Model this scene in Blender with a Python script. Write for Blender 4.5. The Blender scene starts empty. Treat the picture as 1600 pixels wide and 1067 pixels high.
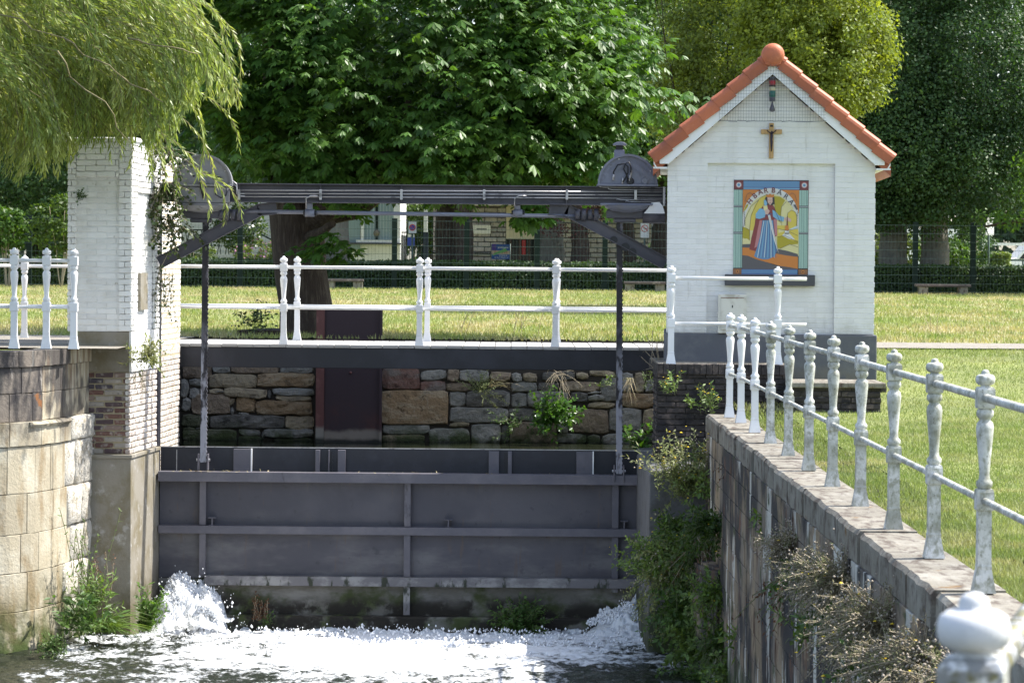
import bpy, bmesh, math, random
import numpy as np
from mathutils import Vector, Matrix
random.seed(7)
rng = np.random.default_rng(11)
S = bpy.context.scene
COL = S.collection
R = math.radians
PI = math.pi

# ------------------------------------------------------------------ camera, light
H = 4.2                      # eye height above the lower water (z = 0)
F = 4545.0                   # focal length in pixels of the 1600 px photograph
ROLL = R(0.5)
cam = bpy.data.cameras.new('camera')
cam.sensor_width = 36; cam.lens = F / 1600 * 36
cam.shift_y = -123.5 / 1600
cam.clip_start = 0.2; cam.clip_end = 1000
cam.dof.use_dof = True; cam.dof.focus_distance = 31.5; cam.dof.aperture_fstop = 13
co = bpy.data.objects.new('camera', cam); COL.objects.link(co)
co.matrix_world = Matrix.Translation((0, 0, H)) @ Matrix.Rotation(R(90), 4, 'X') @ Matrix.Rotation(ROLL, 4, 'Z')
S.camera = co

SUN_EL, SUN_AZ = R(55), R(77)     # azimuth clockwise from +Y (view direction) towards +X
world = bpy.data.worlds.new('World'); S.world = world; world.use_nodes = True
wn = world.node_tree
sky = wn.nodes.new('ShaderNodeTexSky'); sky.sky_type = 'NISHITA'; sky.sun_disc = False
sky.sun_elevation = SUN_EL; sky.sun_rotation = SUN_AZ; sky.air_density = 1.0; sky.dust_density = 1.6; sky.ozone_density = 1.0
wn.nodes['Background'].inputs[1].default_value = 0.15
hs = wn.nodes.new('ShaderNodeHueSaturation'); hs.inputs['Saturation'].default_value = .82   # white balance of the photograph
wn.links.new(sky.outputs[0], hs.inputs['Color']); wn.links.new(hs.outputs[0], wn.nodes['Background'].inputs[0])
sd = Vector((math.sin(SUN_AZ) * math.cos(SUN_EL), math.cos(SUN_AZ) * math.cos(SUN_EL), math.sin(SUN_EL)))
sl = bpy.data.lights.new('sun', 'SUN'); sl.energy = 4.4; sl.angle = R(0.53); sl.color = (1, .955, .88)
so = bpy.data.objects.new('sun', sl); COL.objects.link(so); so.location = (20, 20, 60)
so.rotation_euler = sd.to_track_quat('Z', 'Y').to_euler()
S.view_settings.view_transform = 'Standard'; S.view_settings.look = 'None'
S.view_settings.exposure = 1.2; S.view_settings.gamma = 1
S.view_settings.use_curve_mapping = False
S.cycles.use_denoising = True
S.cycles.max_bounces = 8; S.cycles.transparent_max_bounces = 8

def Pt(px, py, D):
    dx, dy = px - 800, py - 410
    ca, sa = math.cos(ROLL), math.sin(ROLL)
    return Vector(((dx * ca + dy * sa) / F * D, D, H - (-dx * sa + dy * ca) / F * D))

# ------------------------------------------------------------------ materials
def _ramp(nt, val, lo, hi):
    m = nt.nodes.new('ShaderNodeMapRange'); m.interpolation_type = 'SMOOTHSTEP'
    m.inputs[1].default_value = lo; m.inputs[2].default_value = hi
    nt.links.new(val, m.inputs[0]); return m.outputs[0]

def _math(nt, op, a, b):
    m = nt.nodes.new('ShaderNodeMath'); m.operation = op
    for i, v in enumerate((a, b)):
        if isinstance(v, (int, float)): m.inputs[i].default_value = v
        else: nt.links.new(v, m.inputs[i])
    return m.outputs[0]

def _mix(nt, fac, a, b, mode='MIX'):
    m = nt.nodes.new('ShaderNodeMix'); m.data_type = 'RGBA'; m.blend_type = mode
    for s, v in ((m.inputs[0], fac), (m.inputs[6], a), (m.inputs[7], b)):
        if isinstance(v, (int, float)): s.default_value = v
        elif isinstance(v, tuple): s.default_value = (*v, 1)
        else: nt.links.new(v, s)
    return m.outputs[2]

def _noise(nt, pos, scale, st=(1, 1, 1), detail=4, off=0.0):
    mp = nt.nodes.new('ShaderNodeMapping'); mp.inputs['Scale'].default_value = st; mp.inputs['Location'].default_value = (off, off * .7, off * .3)
    nt.links.new(pos, mp.inputs[0])
    n = nt.nodes.new('ShaderNodeTexNoise'); n.inputs['Scale'].default_value = scale; n.inputs['Detail'].default_value = detail
    n.inputs['Roughness'].default_value = .62
    nt.links.new(mp.outputs[0], n.inputs['Vector']); return n.outputs[0]

def mat(name, base, rough=.7, metal=0.0, layers=(), rnd=0.0, bump=None, palette=None, spec=.4, transl=None, island=0.0):
    """layers: dicts c (colour), s (noise scale), lo, hi, st (stretch), z (full, none) world-height band, a (amount)"""
    m = bpy.data.materials.new(name); m.use_nodes = True; nt = m.node_tree
    b = nt.nodes['Principled BSDF']; geo = nt.nodes.new('ShaderNodeNewGeometry'); pos = geo.outputs['Position']
    cur = base
    if palette:
        oi = nt.nodes.new('ShaderNodeObjectInfo'); cr = nt.nodes.new('ShaderNodeValToRGB'); cr.color_ramp.interpolation = 'CONSTANT'
        els = cr.color_ramp.elements
        while len(els) < len(palette): els.new(.5)
        for i, c in enumerate(palette): els[i].position = i / len(palette); els[i].color = (*c, 1)
        nt.links.new(oi.outputs['Random'], cr.inputs[0]); cur = cr.outputs[0]
    for i, L in enumerate(layers):
        f = _ramp(nt, _noise(nt, pos, L['s'], L.get('st', (1, 1, 1)), L.get('d', 4), 3.1 * i + 1), L['lo'], L['hi'])
        if 'z' in L:
            sx = nt.nodes.new('ShaderNodeSeparateXYZ'); nt.links.new(pos, sx.inputs[0])
            wob = _math(nt, 'MULTIPLY', _math(nt, 'SUBTRACT', _noise(nt, pos, L.get('zs', 3), (1, 1, 1), 3, 9), .5), L.get('zw', .6))
            zz = _math(nt, 'ADD', sx.outputs[2], wob)
            full, none = L['z']
            mr = nt.nodes.new('ShaderNodeMapRange'); mr.interpolation_type = 'SMOOTHSTEP'
            mr.inputs[1].default_value = full; mr.inputs[2].default_value = none; mr.inputs[3].default_value = 1; mr.inputs[4].default_value = 0
            if full > none:
                mr.inputs[1].default_value = none; mr.inputs[2].default_value = full; mr.inputs[3].default_value = 0; mr.inputs[4].default_value = 1
            nt.links.new(zz, mr.inputs[0]); f = _math(nt, 'MULTIPLY', f, mr.outputs[0])
        if L.get('a', 1) != 1: f = _math(nt, 'MULTIPLY', f, L['a'])
        cur = _mix(nt, f, cur, L['c'])
    if rnd:
        oi = nt.nodes.new('ShaderNodeObjectInfo')
        v = _math(nt, 'ADD', _math(nt, 'MULTIPLY', oi.outputs['Random'], 2 * rnd), 1 - rnd)
        cc = nt.nodes.new('ShaderNodeCombineXYZ'); [nt.links.new(v, cc.inputs[k]) for k in range(3)]
        cur = _mix(nt, 1.0, cur, cc.outputs[0], 'MULTIPLY')
    if island:
        v = _math(nt, 'ADD', _math(nt, 'MULTIPLY', geo.outputs['Random Per Island'], 2 * island), 1 - island)
        cc = nt.nodes.new('ShaderNodeCombineXYZ'); [nt.links.new(v, cc.inputs[k]) for k in range(3)]
        cur = _mix(nt, 1.0, cur, cc.outputs[0], 'MULTIPLY')
    if isinstance(cur, tuple): b.inputs['Base Color'].default_value = (*cur, 1)
    else: nt.links.new(cur, b.inputs['Base Color'])
    b.inputs['Roughness'].default_value = rough; b.inputs['Metallic'].default_value = metal
    b.inputs['Specular IOR Level'].default_value = spec
    if bump:
        bn = nt.nodes.new('ShaderNodeBump'); bn.inputs['Distance'].default_value = bump[1]; bn.inputs['Strength'].default_value = 1
        nt.links.new(_noise(nt, pos, bump[0], bump[2] if len(bump) > 2 else (1, 1, 1), 5, 5), bn.inputs['Height'])
        nt.links.new(bn.outputs[0], b.inputs['Normal'])
    if transl:
        tr = nt.nodes.new('ShaderNodeBsdfTranslucent'); mx = nt.nodes.new('ShaderNodeMixShader'); mx.inputs[0].default_value = transl[0]
        tc = _mix(nt, 1.0, cur, transl[1], 'MULTIPLY'); nt.links.new(tc, tr.inputs[0])
        nt.links.new(b.outputs[0], mx.inputs[1]); nt.links.new(tr.outputs[0], mx.inputs[2])
        nt.links.new(mx.outputs[0], nt.nodes['Material Output'].inputs[0])
    return m

def leafmat(name, c, c2, rough=.42, tr=.38, tint=(1.5, 1.45, .55), s=.9, spec=.4):
    return mat(name, c, rough, 0, [dict(c=c2, s=s, lo=.4, hi=.62)], spec=spec, transl=(tr, tint), island=.35)

# ------------------------------------------------------------------ mesh helpers
def tag(o, label=None, cat=None, group=None, kind=None):
    if label: o['label'] = label
    if cat: o['category'] = cat
    if group: o['group'] = group
    if kind: o['kind'] = kind
    return o

def thing(name, label, cat, loc=(0, 0, 0), rz=0, group=None):
    o = bpy.data.objects.new(name, None); COL.objects.link(o); o.location = loc; o.rotation_euler = (0, 0, rz)
    o.empty_display_size = .1
    return tag(o, label, cat, group)

def link(name, me, parent=None, mats=None):
    if mats is not None:
        for mm in (mats if isinstance(mats, (list, tuple)) else [mats]): me.materials.append(mm)
    o = bpy.data.objects.new(name, me); COL.objects.link(o)
    if parent is not None: o.parent = parent
    return o

def npmesh(name, V, Fc, mats=None, parent=None, smooth=False, mi=None):
    """V (n,3), Fc (m,k) equal-sided faces"""
    V = np.asarray(V, dtype=np.float32); Fc = np.asarray(Fc, dtype=np.int32)
    me = bpy.data.meshes.new(name); k = Fc.shape[1]
    me.vertices.add(len(V)); me.vertices.foreach_set('co', V.ravel())
    me.loops.add(Fc.size); me.loops.foreach_set('vertex_index', Fc.ravel())
    me.polygons.add(len(Fc)); me.polygons.foreach_set('loop_start', np.arange(0, Fc.size, k, dtype=np.int32))
    me.polygons.foreach_set('loop_total', np.full(len(Fc), k, dtype=np.int32))
    if smooth: me.polygons.foreach_set('use_smooth', np.ones(len(Fc), dtype=bool))
    if mi is not None: me.polygons.foreach_set('material_index', np.asarray(mi, dtype=np.int32))
    me.update(calc_edges=True)
    return link(name, me, parent, mats)

class MB:
    def __init__(s): s.v = []; s.f = []; s.m = []; s.sm = []; s.cur = 0
    def add(s, vs, fs, smooth=False):
        n = len(s.v); s.v += [tuple(v) for v in vs]
        for f in fs: s.f.append(tuple(n + i for i in f)); s.m.append(s.cur); s.sm.append(smooth)
        return s
    def box(s, a, b):
        x0, y0, z0 = a; x1, y1, z1 = b
        return s.add([(x0, y0, z0), (x1, y0, z0), (x1, y1, z0), (x0, y1, z0), (x0, y0, z1), (x1, y0, z1), (x1, y1, z1), (x0, y1, z1)],
                     [(0, 3, 2, 1), (4, 5, 6, 7), (0, 1, 5, 4), (1, 2, 6, 5), (2, 3, 7, 6), (3, 0, 4, 7)])
    def cbox(s, a, b, c=.005):      # box with chamfered edges on the front/top/bottom/side outlines
        x0, y0, z0 = a; x1, y1, z1 = b
        vs = []; 
        for (z, ins) in ((z0, c), (z0 + c, 0), (z1 - c, 0), (z1, c)):
            vs += [(x0 + ins, y0 + ins, z), (x1 - ins, y0 + ins, z), (x1 - ins, y1 - ins, z), (x0 + ins, y1 - ins, z)]
        fs = [(0, 3, 2, 1), (12, 13, 14, 15)]
        for k in range(3):
            for i in range(4): j = (i + 1) % 4; fs.append((4 * k + i, 4 * k + j, 4 * k + 4 + j, 4 * k + 4 + i))
        return s.add(vs, fs)
    def prism(s, poly, z0, z1, axis='z'):  # poly (a,b) extruded along axis; for 'y' poly is (x,z)
        n = len(poly)
        if axis == 'z': vs = [(p[0], p[1], z0) for p in poly] + [(p[0], p[1], z1) for p in poly]
        elif axis == 'y': vs = [(p[0], z0, p[1]) for p in poly] + [(p[0], z1, p[1]) for p in poly]
        else: vs = [(z0, p[0], p[1]) for p in poly] + [(z1, p[0], p[1]) for p in poly]
        return s.add(vs, [tuple(reversed(range(n))), tuple(range(n, 2 * n))] + [(i, (i + 1) % n, n + (i + 1) % n, n + i) for i in range(n)])
    def tube(s, pts, r, n=8, cap=True):
        pts = [Vector(p) for p in pts]; rr = r if isinstance(r, (list, tuple)) else [r] * len(pts)
        vs = []; fs = []; up = Vector((.13, .21, 1)).normalized(); ref = None
        for i, p in enumerate(pts):
            d = (pts[min(i + 1, len(pts) - 1)] - pts[max(i - 1, 0)]).normalized()
            if ref is None: ref = d.cross(up if abs(d.z) < .95 else Vector((1, 0.1, 0))).normalized()
            ref = (ref - d * ref.dot(d)).normalized(); b = d.cross(ref)
            for k in range(n):
                a = 2 * PI * k / n; vs.append(p + (ref * math.cos(a) + b * math.sin(a)) * rr[i])
        for i in range(len(pts) - 1):
            for k in range(n): fs.append((i * n + k, i * n + (k + 1) % n, (i + 1) * n + (k + 1) % n, (i + 1) * n + k))
        if cap: 
            s.add(vs, fs, True); q = len(s.v) - len(vs)
            s.f.append(tuple(q + k for k in reversed(range(n)))); s.m.append(s.cur); s.sm.append(False)
            s.f.append(tuple(q + (len(pts) - 1) * n + k for k in range(n))); s.m.append(s.cur); s.sm.append(False)
        else: s.add(vs, fs, True)
        return s
    def lathe(s, prof, c=(0, 0, 0), n=12, axis='z', sq=False, smooth=True):
        """prof list of (r, h)"""
        vs = []; fs = []; m = 4 if sq else n
        for r, h in prof:
            for k in range(m):
                a = 2 * PI * (k + (.5 if sq else 0)) / m; q = r * (math.sqrt(2) if sq else 1)
                x, y = q * math.cos(a), q * math.sin(a)
                vs.append({'z': (c[0] + x, c[1] + y, c[2] + h), 'y': (c[0] + x, c[1] + h, c[2] + y), 'x': (c[0] + h, c[1] + x, c[2] + y)}[axis])
        for i in range(len(prof) - 1):
            for k in range(m): fs.append((i * m + k, i * m + (k + 1) % m, (i + 1) * m + (k + 1) % m, (i + 1) * m + k))
        s.add(vs, fs, smooth and not sq)
        return s.add(vs[:m], [tuple(reversed(range(m)))]).add(vs[-m:], [tuple(range(m))])
    def beam(s, p0, p1, w, h, up=(0, 0, 1)):
        p0, p1 = Vector(p0), Vector(p1); d = (p1 - p0).normalized(); u = Vector(up); sd_ = d.cross(u).normalized(); u = sd_.cross(d)
        vs = [p + sd_ * a * w / 2 + u * b * h / 2 for p in (p0, p1) for a, b in ((-1, -1), (1, -1), (1, 1), (-1, 1))]
        return s.add(vs, [(0, 1, 2, 3), (7, 6, 5, 4), (0, 4, 5, 1), (1, 5, 6, 2), (2, 6, 7, 3), (3, 7, 4, 0)])
    def mesh(s, name):
        me = bpy.data.meshes.new(name); me.from_pydata(s.v, [], s.f); me.polygons.foreach_set('material_index', s.m)
        me.polygons.foreach_set('use_smooth', s.sm)
        bm = bmesh.new(); bm.from_mesh(me); bmesh.ops.recalc_face_normals(bm, faces=bm.faces); bm.to_mesh(me); bm.free()
        return me
    def build(s, name, mats, parent=None, bevel=0):
        o = link(name, s.mesh(name), parent, mats)
        if bevel:
            b = o.modifiers.new('edge', 'BEVEL'); b.width = bevel; b.segments = 2; b.limit_method = 'ANGLE'; b.angle_limit = R(50)
        return o

def unit(a): return a / np.maximum(np.linalg.norm(a, axis=-1, keepdims=True), 1e-9)
def rvec(n): return unit(rng.normal(size=(n, 3)))

def leaves(name, P, D, U, L, W, m, parent=None, fold=.12, mid=.45, mi=None):
    P = np.asarray(P); n = len(P); D = unit(D); L = np.broadcast_to(L, n)[:, None]; W = np.broadcast_to(W, n)[:, None]
    Sd = unit(np.cross(D, U)); U2 = np.cross(Sd, D)
    a = P; t = P + D * L; l = P + D * L * mid + Sd * W / 2 + U2 * W * fold; r = P + D * L * mid - Sd * W / 2 + U2 * W * fold
    V = np.stack([a, r, t, l], 1).reshape(-1, 3); b = np.arange(n)[:, None] * 4
    Fc = np.stack([np.hstack([b, b + 1, b + 2]), np.hstack([b, b + 2, b + 3])], 1).reshape(-1, 3)
    return npmesh(name, V, Fc, m, parent, mi=None if mi is None else np.repeat(mi, 2))

def textobj(name, txt, size, m, parent, M4, extrude=0, off=0):
    cu = bpy.data.curves.new(name, 'FONT'); cu.body = txt; cu.size = size; cu.extrude = extrude; cu.offset = off; cu.align_x = 'CENTER'; cu.align_y = 'CENTER'
    t = bpy.data.objects.new(name + '_curve', cu); COL.objects.link(t); bpy.context.view_layer.update()
    me = bpy.data.meshes.new_from_object(t); bpy.data.objects.remove(t); bpy.data.curves.remove(cu); me.materials.clear()
    o = link(name, me, parent, m); o.matrix_local = M4; return o

def hashn(ix, iy, seed):
    h = (ix.astype(np.int64) * 374761393 + iy.astype(np.int64) * 668265263 + seed * 974634777) & 0x7fffffff
    h = ((h ^ (h >> 13)) * 1274126177) & 0x7fffffff
    return ((h ^ (h >> 16)) & 0xffff) / 65535.0
def vnoise(x, y, seed=0):
    x0, y0 = np.floor(x), np.floor(y); fx, fy = x - x0, y - y0; fx = fx * fx * (3 - 2 * fx); fy = fy * fy * (3 - 2 * fy)
    a, b, c, d = (hashn(x0 + i, y0 + j, seed) for i, j in ((0, 0), (1, 0), (0, 1), (1, 1)))
    return (a * (1 - fx) + b * fx) * (1 - fy) + (c * (1 - fx) + d * fx) * fy
def fbm(x, y, seed=0, o=4):
    t = 0; a = .5; s = 0
    for k in range(o): t = t + a * vnoise(x * 2 ** k, y * 2 ** k, seed + k); s += a; a *= .55
    return t / s

# ------------------------------------------------------------------ material library
WHITE = (.80, .80, .79)
M = {}
M['whitebrick'] = mat('white_painted_brick', (.74, .735, .72), .62, 0, [dict(c=(.36, .34, .29), s=5, lo=.60, hi=.74, st=(2.5, 1, .35), a=.45), dict(c=(.50, .48, .43), s=1.6, lo=.5, hi=.8, st=(2.5, 1, .5), a=.45), dict(c=(.40, .39, .33), s=3, lo=.35, hi=.6, z=(3.45, 3.65), zw=.2, a=.5), dict(c=(.60, .60, .57), s=2.2, lo=.45, hi=.8, a=.5), dict(c=(.33, .30, .26), s=22, lo=.74, hi=.80, a=.7)], rnd=.035, bump=(55, .0035))
M['oldwhite'] = mat('weathered_white_brick', (.78, .775, .75), .7, 0, [dict(c=(.58, .56, .50), s=2.5, lo=.42, hi=.75, a=.6), dict(c=(.30, .27, .22), s=9, lo=.66, hi=.72, a=.75), dict(c=(.10, .09, .07), s=26, lo=.73, hi=.78, a=.8)], rnd=.06, bump=(45, .006))
M['joint'] = mat('painted_joint', (.74, .74, .73), .8, 0, [dict(c=(.42, .41, .38), s=6, lo=.52, hi=.75, a=.6)], bump=(60, .003))
M['whitetrim'] = mat('white_painted_wood', (.80, .81, .82), .45, 0, [dict(c=(.66, .66, .63), s=4, lo=.5, hi=.8, a=.4)], bump=(20, .001))
M['plinth'] = mat('grey_plinth_paint', (.105, .11, .125), .7, 0, [dict(c=(.17, .155, .13), s=4, lo=.4, hi=.6, z=(2.95, 3.12), zw=.2, a=.8), dict(c=(.16, .165, .17), s=3, lo=.45, hi=.75), dict(c=(.05, .05, .05), s=14, lo=.68, hi=.75, a=.6)], bump=(30, .003))
M['sill'] = mat('slate_sill', (.07, .072, .08), .6, 0, [dict(c=(.5, .5, .5), s=30, lo=.76, hi=.79)], bump=(40, .002))
M['clay'] = mat('orange_clay_tile', (.42, .125, .058), .55, 0, [dict(c=(.30, .10, .06), s=6, lo=.45, hi=.75, a=.7), dict(c=(.5, .2, .11), s=17, lo=.55, hi=.8, a=.6)], rnd=.20, bump=(60, .0025))
M['steel'] = mat('dark_painted_steel', (.052, .050, .064), .5, .0, [dict(c=(.085, .078, .095), s=1.7, lo=.4, hi=.72), dict(c=(.03, .03, .04), s=6, lo=.6, hi=.75, a=.7), dict(c=(.12, .07, .05), s=18, lo=.73, hi=.8, a=.5)], bump=(22, .002), spec=.5)
M['navy'] = mat('blue_black_steel', (.010, .011, .018), .5, .0, [dict(c=(.022, .023, .034), s=2.2, lo=.45, hi=.7), dict(c=(.16, .16, .15), s=28, lo=.70, hi=.76, a=.6), dict(c=(.40, .38, .28), s=60, lo=.745, hi=.765, a=.7)], bump=(30, .002), spec=.5)
M['gatepanel'] = mat('gate_plate', (.058, .055, .068), .55, 0, [dict(c=(.085, .080, .092), s=1.3, lo=.35, hi=.7), dict(c=(.21, .20, .195), s=3, lo=.45, hi=.72, st=(.35, 1, 1), z=(.9, 1.3), zw=.5, zs=1.2, a=.45), dict(c=(.035, .033, .04), s=9, lo=.62, hi=.72, a=.5), dict(c=(.11, .075, .055), s=5, lo=.60, hi=.72, st=(2.5, 1, .35), a=.55), dict(c=(.13, .13, .12), s=5, lo=.50, hi=.62, st=(2, 1, .25), z=(1.75, 1.45), zw=.3, a=.5), dict(c=(.45, .40, .3), s=45, lo=.76, hi=.78, a=.6)], bump=(14, .004), spec=.5)
M['gatelow'] = mat('algae_gate_plate', (.15, .14, .12), .75, 0, [dict(c=(.24, .23, .21), s=3, lo=.45, hi=.7, st=(.6, 1, 2)), dict(c=(.055, .07, .018), s=2.2, lo=.42, hi=.62, st=(1, 1, 1.3)), dict(c=(.022, .018, .012), s=3, lo=.38, hi=.5, z=(.12, .30), zw=.4, zs=2.0)], bump=(18, .01))
M['girder'] = mat('gate_girder_steel', (.090, .086, .104), .5, 0, [dict(c=(.13, .12, .135), s=2.5, lo=.4, hi=.7), dict(c=(.03, .028, .03), s=5, lo=.62, hi=.72, a=.8, st=(1, 1, .4)), dict(c=(.27, .25, .2), s=50, lo=.72, hi=.78, a=.5)], bump=(26, .003), spec=.5)
M['girderlow'] = mat('wet_stained_girder', (.16, .15, .155), .6, 0, [dict(c=(.30, .29, .28), s=5, lo=.45, hi=.65, st=(.6, 1, 1)), dict(c=(.03, .035, .02), s=7, lo=.55, hi=.65, st=(1, 1, .4))], bump=(26, .005))
M['rust'] = mat('rusted_sheet', (.032, .018, .024), .6, 0, [dict(c=(.075, .022, .018), s=3, lo=.4, hi=.7, z=(1.75, 2.3), a=.9), dict(c=(.20, .17, .14), s=3, lo=.25, hi=.5, z=(1.80, 1.87), zw=.12), dict(c=(.012, .012, .01), s=3, lo=.2, hi=.3, z=(1.68, 1.74), zw=.1)], bump=(20, .002))
M['rustcol'] = mat('red_brown_flange', (.11, .040, .036), .55, 0, [dict(c=(.16, .07, .06), s=6, lo=.5, hi=.7), dict(c=(.22, .20, .17), s=3, lo=.2, hi=.3, z=(1.86, 1.92), zw=.1), dict(c=(.02, .02, .015), s=3, lo=.2, hi=.3, z=(1.70, 1.76), zw=.1)], bump=(20, .002))
M['rack'] = mat('greased_rack_steel', (.020, .018, .022), .4, .3, [dict(c=(.27, .27, .31), s=7, lo=.44, hi=.53, st=(1, 1, .35), z=(2.9, 3.5), zw=.9), dict(c=(.12, .11, .13), s=12, lo=.55, hi=.65, st=(1, 1, .3))], bump=(40, .003))
M['pipe'] = mat('zinc_pipe', (.42, .41, .42), .35, .6, [dict(c=(.2, .19, .2), s=9, lo=.5, hi=.7)])
M['rubber'] = mat('black_hose', (.012, .013, .018), .4)
M['gear'] = mat('grey_blue_casting', (.17, .18, .235), .42, .0, [dict(c=(.16, .16, .19), s=5, lo=.45, hi=.7), dict(c=(.07, .075, .09), s=12, lo=.6, hi=.75, a=.7)], bump=(40, .002), spec=.5)
M['gearl'] = mat('dull_grey_casting', (.20, .20, .215), .5, .0, [dict(c=(.24, .235, .24), s=4, lo=.45, hi=.7), dict(c=(.06, .06, .065), s=9, lo=.6, hi=.72, a=.8), dict(c=(.10, .11, .05), s=5, lo=.55, hi=.68, a=.6)], bump=(30, .003), spec=.5)
M['railpaint'] = mat('clean_white_iron', (.80, .80, .80), .38, 0, [dict(c=(.62, .62, .58), s=7, lo=.5, hi=.75, a=.5), dict(c=(.20, .19, .15), s=60, lo=.74, hi=.78, a=.6)], bump=(50, .001), spec=.5)
M['railold'] = mat('lichened_white_iron', (.66, .66, .64), .48, 0, [dict(c=(.40, .41, .36), s=6, lo=.40, hi=.62, a=.85), dict(c=(.22, .225, .16), s=34, lo=.44, hi=.68, st=(1, 1, .6), a=.8), dict(c=(.20, .20, .15), s=5, lo=.50, hi=.62, a=.6), dict(c=(.10, .10, .07), s=60, lo=.58, hi=.74, a=.8)], bump=(70, .002), spec=.45)
M['railnear'] = mat('mossy_white_iron', (.60, .605, .62), .5, 0, [dict(c=(.50, .51, .52), s=9, lo=.45, hi=.7, a=.8), dict(c=(.25, .22, .03), s=14, lo=.46, hi=.54, z=(3.672, 3.686), zw=.01, a=.9), dict(c=(.06, .06, .045), s=30, lo=.40, hi=.5, z=(3.685, 3.693), zw=.005, a=.7)], bump=(40, .001), spec=.5)
M['sand'] = mat('sandstone', (.37, .325, .235), .85, 0, [dict(c=(.46, .425, .335), s=3, lo=.4, hi=.7), dict(c=(.25, .185, .10), s=3, lo=.50, hi=.68, st=(1.6, 1.6, .5), a=.8), dict(c=(.19, .13, .085), s=5, lo=.46, hi=.62, st=(3, 3, .14), z=(3.0, 2.35), zw=.3, a=.95), dict(c=(.60, .58, .54), s=6, lo=.60, hi=.66, st=(3, 3, .2), z=(3.0, 2.6), a=.8), dict(c=(.045, .04, .04), s=1.4, lo=.46, hi=.56, st=(1, 1, .6), z=(2.7, 2.0), zw=.8, a=.9), dict(c=(.10, .085, .03), s=3, lo=.36, hi=.55, z=(.15, .95), zw=.9), dict(c=(.05, .075, .015), s=5, lo=.35, hi=.52, z=(.0, .55), zw=.6)], rnd=.09, bump=(26, .010))
M['sanddark'] = mat('soot_stained_coping', (.20, .17, .14), .85, 0, [dict(c=(.045, .04, .04), s=2, lo=.36, hi=.55, st=(1, 1, .7)), dict(c=(.34, .31, .27), s=6, lo=.6, hi=.7, st=(2, 2, .4)), dict(c=(.22, .09, .03), s=3, lo=.66, hi=.72)], rnd=.15, bump=(30, .010))
M['rubble'] = mat('pale_rough_limestone', (.50, .47, .41), .9, 0, [dict(c=(.33, .29, .22), s=9, lo=.48, hi=.66), dict(c=(.06, .085, .02), s=4, lo=.38, hi=.55, z=(.2, .9), zw=.8), dict(c=(.08, .07, .05), s=16, lo=.62, hi=.7)], rnd=.12, bump=(26, .03))
M['jointdark'] = mat('dark_joint', (.10, .085, .06), .95, 0, [dict(c=(.20, .17, .12), s=9, lo=.45, hi=.7)], bump=(40, .01))
M['render'] = mat('grey_cement_render', (.24, .22, .18), .85, 0, [dict(c=(.17, .145, .09), s=2.5, lo=.42, hi=.68), dict(c=(.42, .41, .39), s=6, lo=.55, hi=.75, a=.8), dict(c=(.09, .075, .04), s=3, lo=.3, hi=.55, z=(.1, .8), zw=.8), dict(c=(.05, .07, .02), s=8, lo=.45, hi=.6, z=(.0, .5), zw=.5)], bump=(30, .006))
M['mortar'] = mat('yellow_lime_mortar', (.42, .35, .23), .95, 0, [dict(c=(.28, .24, .17), s=9, lo=.45, hi=.7)], bump=(50, .006))
M['redbrick'] = mat('red_purple_brick', (.2, .08, .06), .85, 0, [dict(c=(.34, .31, .27), s=14, lo=.52, hi=.68, a=.8), dict(c=(.05, .045, .055), s=20, lo=.6, hi=.72, a=.6)], palette=[(.13, .065, .052), (.09, .06, .062), (.16, .085, .065), (.22, .16, .13), (.065, .055, .065), (.28, .25, .21)], rnd=.12, bump=(50, .006))
M['palebrick'] = mat('limewashed_brick', (.44, .38, .34), .85, 0, [dict(c=(.62, .60, .57), s=8, lo=.4, hi=.64), dict(c=(.24, .17, .15), s=18, lo=.6, hi=.72)], rnd=.12, bump=(50, .006))
M['darkbrick'] = mat('blackened_brick', (.045, .038, .036), .85, 0, [dict(c=(.13, .10, .085), s=7, lo=.5, hi=.7), dict(c=(.02, .018, .02), s=4, lo=.5, hi=.62), dict(c=(.30, .28, .25), s=30, lo=.70, hi=.76, a=.6)], rnd=.3, bump=(50, .008))
M['darkmortar'] = mat('sooty_mortar', (.04, .036, .033), .95, 0, [dict(c=(.12, .11, .10), s=8, lo=.5, hi=.7)], bump=(50, .008))
M['quaystone'] = mat('streaked_quay_stone', (.17, .145, .12), .85, 0, [dict(c=(.27, .20, .125), s=1.3, lo=.40, hi=.60, st=(1, .8, .8)), dict(c=(.030, .027, .028), s=1.15, lo=.44, hi=.55, st=(1, .9, .75), d=7), dict(c=(.50, .48, .43), s=1.5, lo=.555, hi=.60, st=(1, 1.1, .40), d=7), dict(c=(.05, .06, .02), s=3, lo=.56, hi=.68, st=(1, 1, 1.4)), dict(c=(.13, .06, .035), s=2.5, lo=.60, hi=.70), dict(c=(.10, .055, .035), s=4, lo=.55, hi=.7, st=(1, 1, .5)), dict(c=(.04, .07, .012), s=4, lo=.35, hi=.55, z=(.1, .7), zw=.7)], rnd=.12, bump=(30, .010))
M['quayjoint'] = mat('quay_joint', (.14, .12, .10), .95, 0, [dict(c=(.03, .028, .028), s=1.15, lo=.44, hi=.55, st=(1, .9, .75))], bump=(40, .01))
M['coping'] = mat('grey_brown_coping', (.195, .178, .145), .85, 0, [dict(c=(.27, .255, .22), s=3, lo=.45, hi=.7, st=(1.6, .9, 1)), dict(c=(.09, .07, .055), s=7, lo=.46, hi=.66, st=(2, .8, 1)), dict(c=(.15, .09, .035), s=4, lo=.62, hi=.70), dict(c=(.38, .37, .34), s=24, lo=.70, hi=.76)], rnd=.12, bump=(34, .008))
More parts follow.
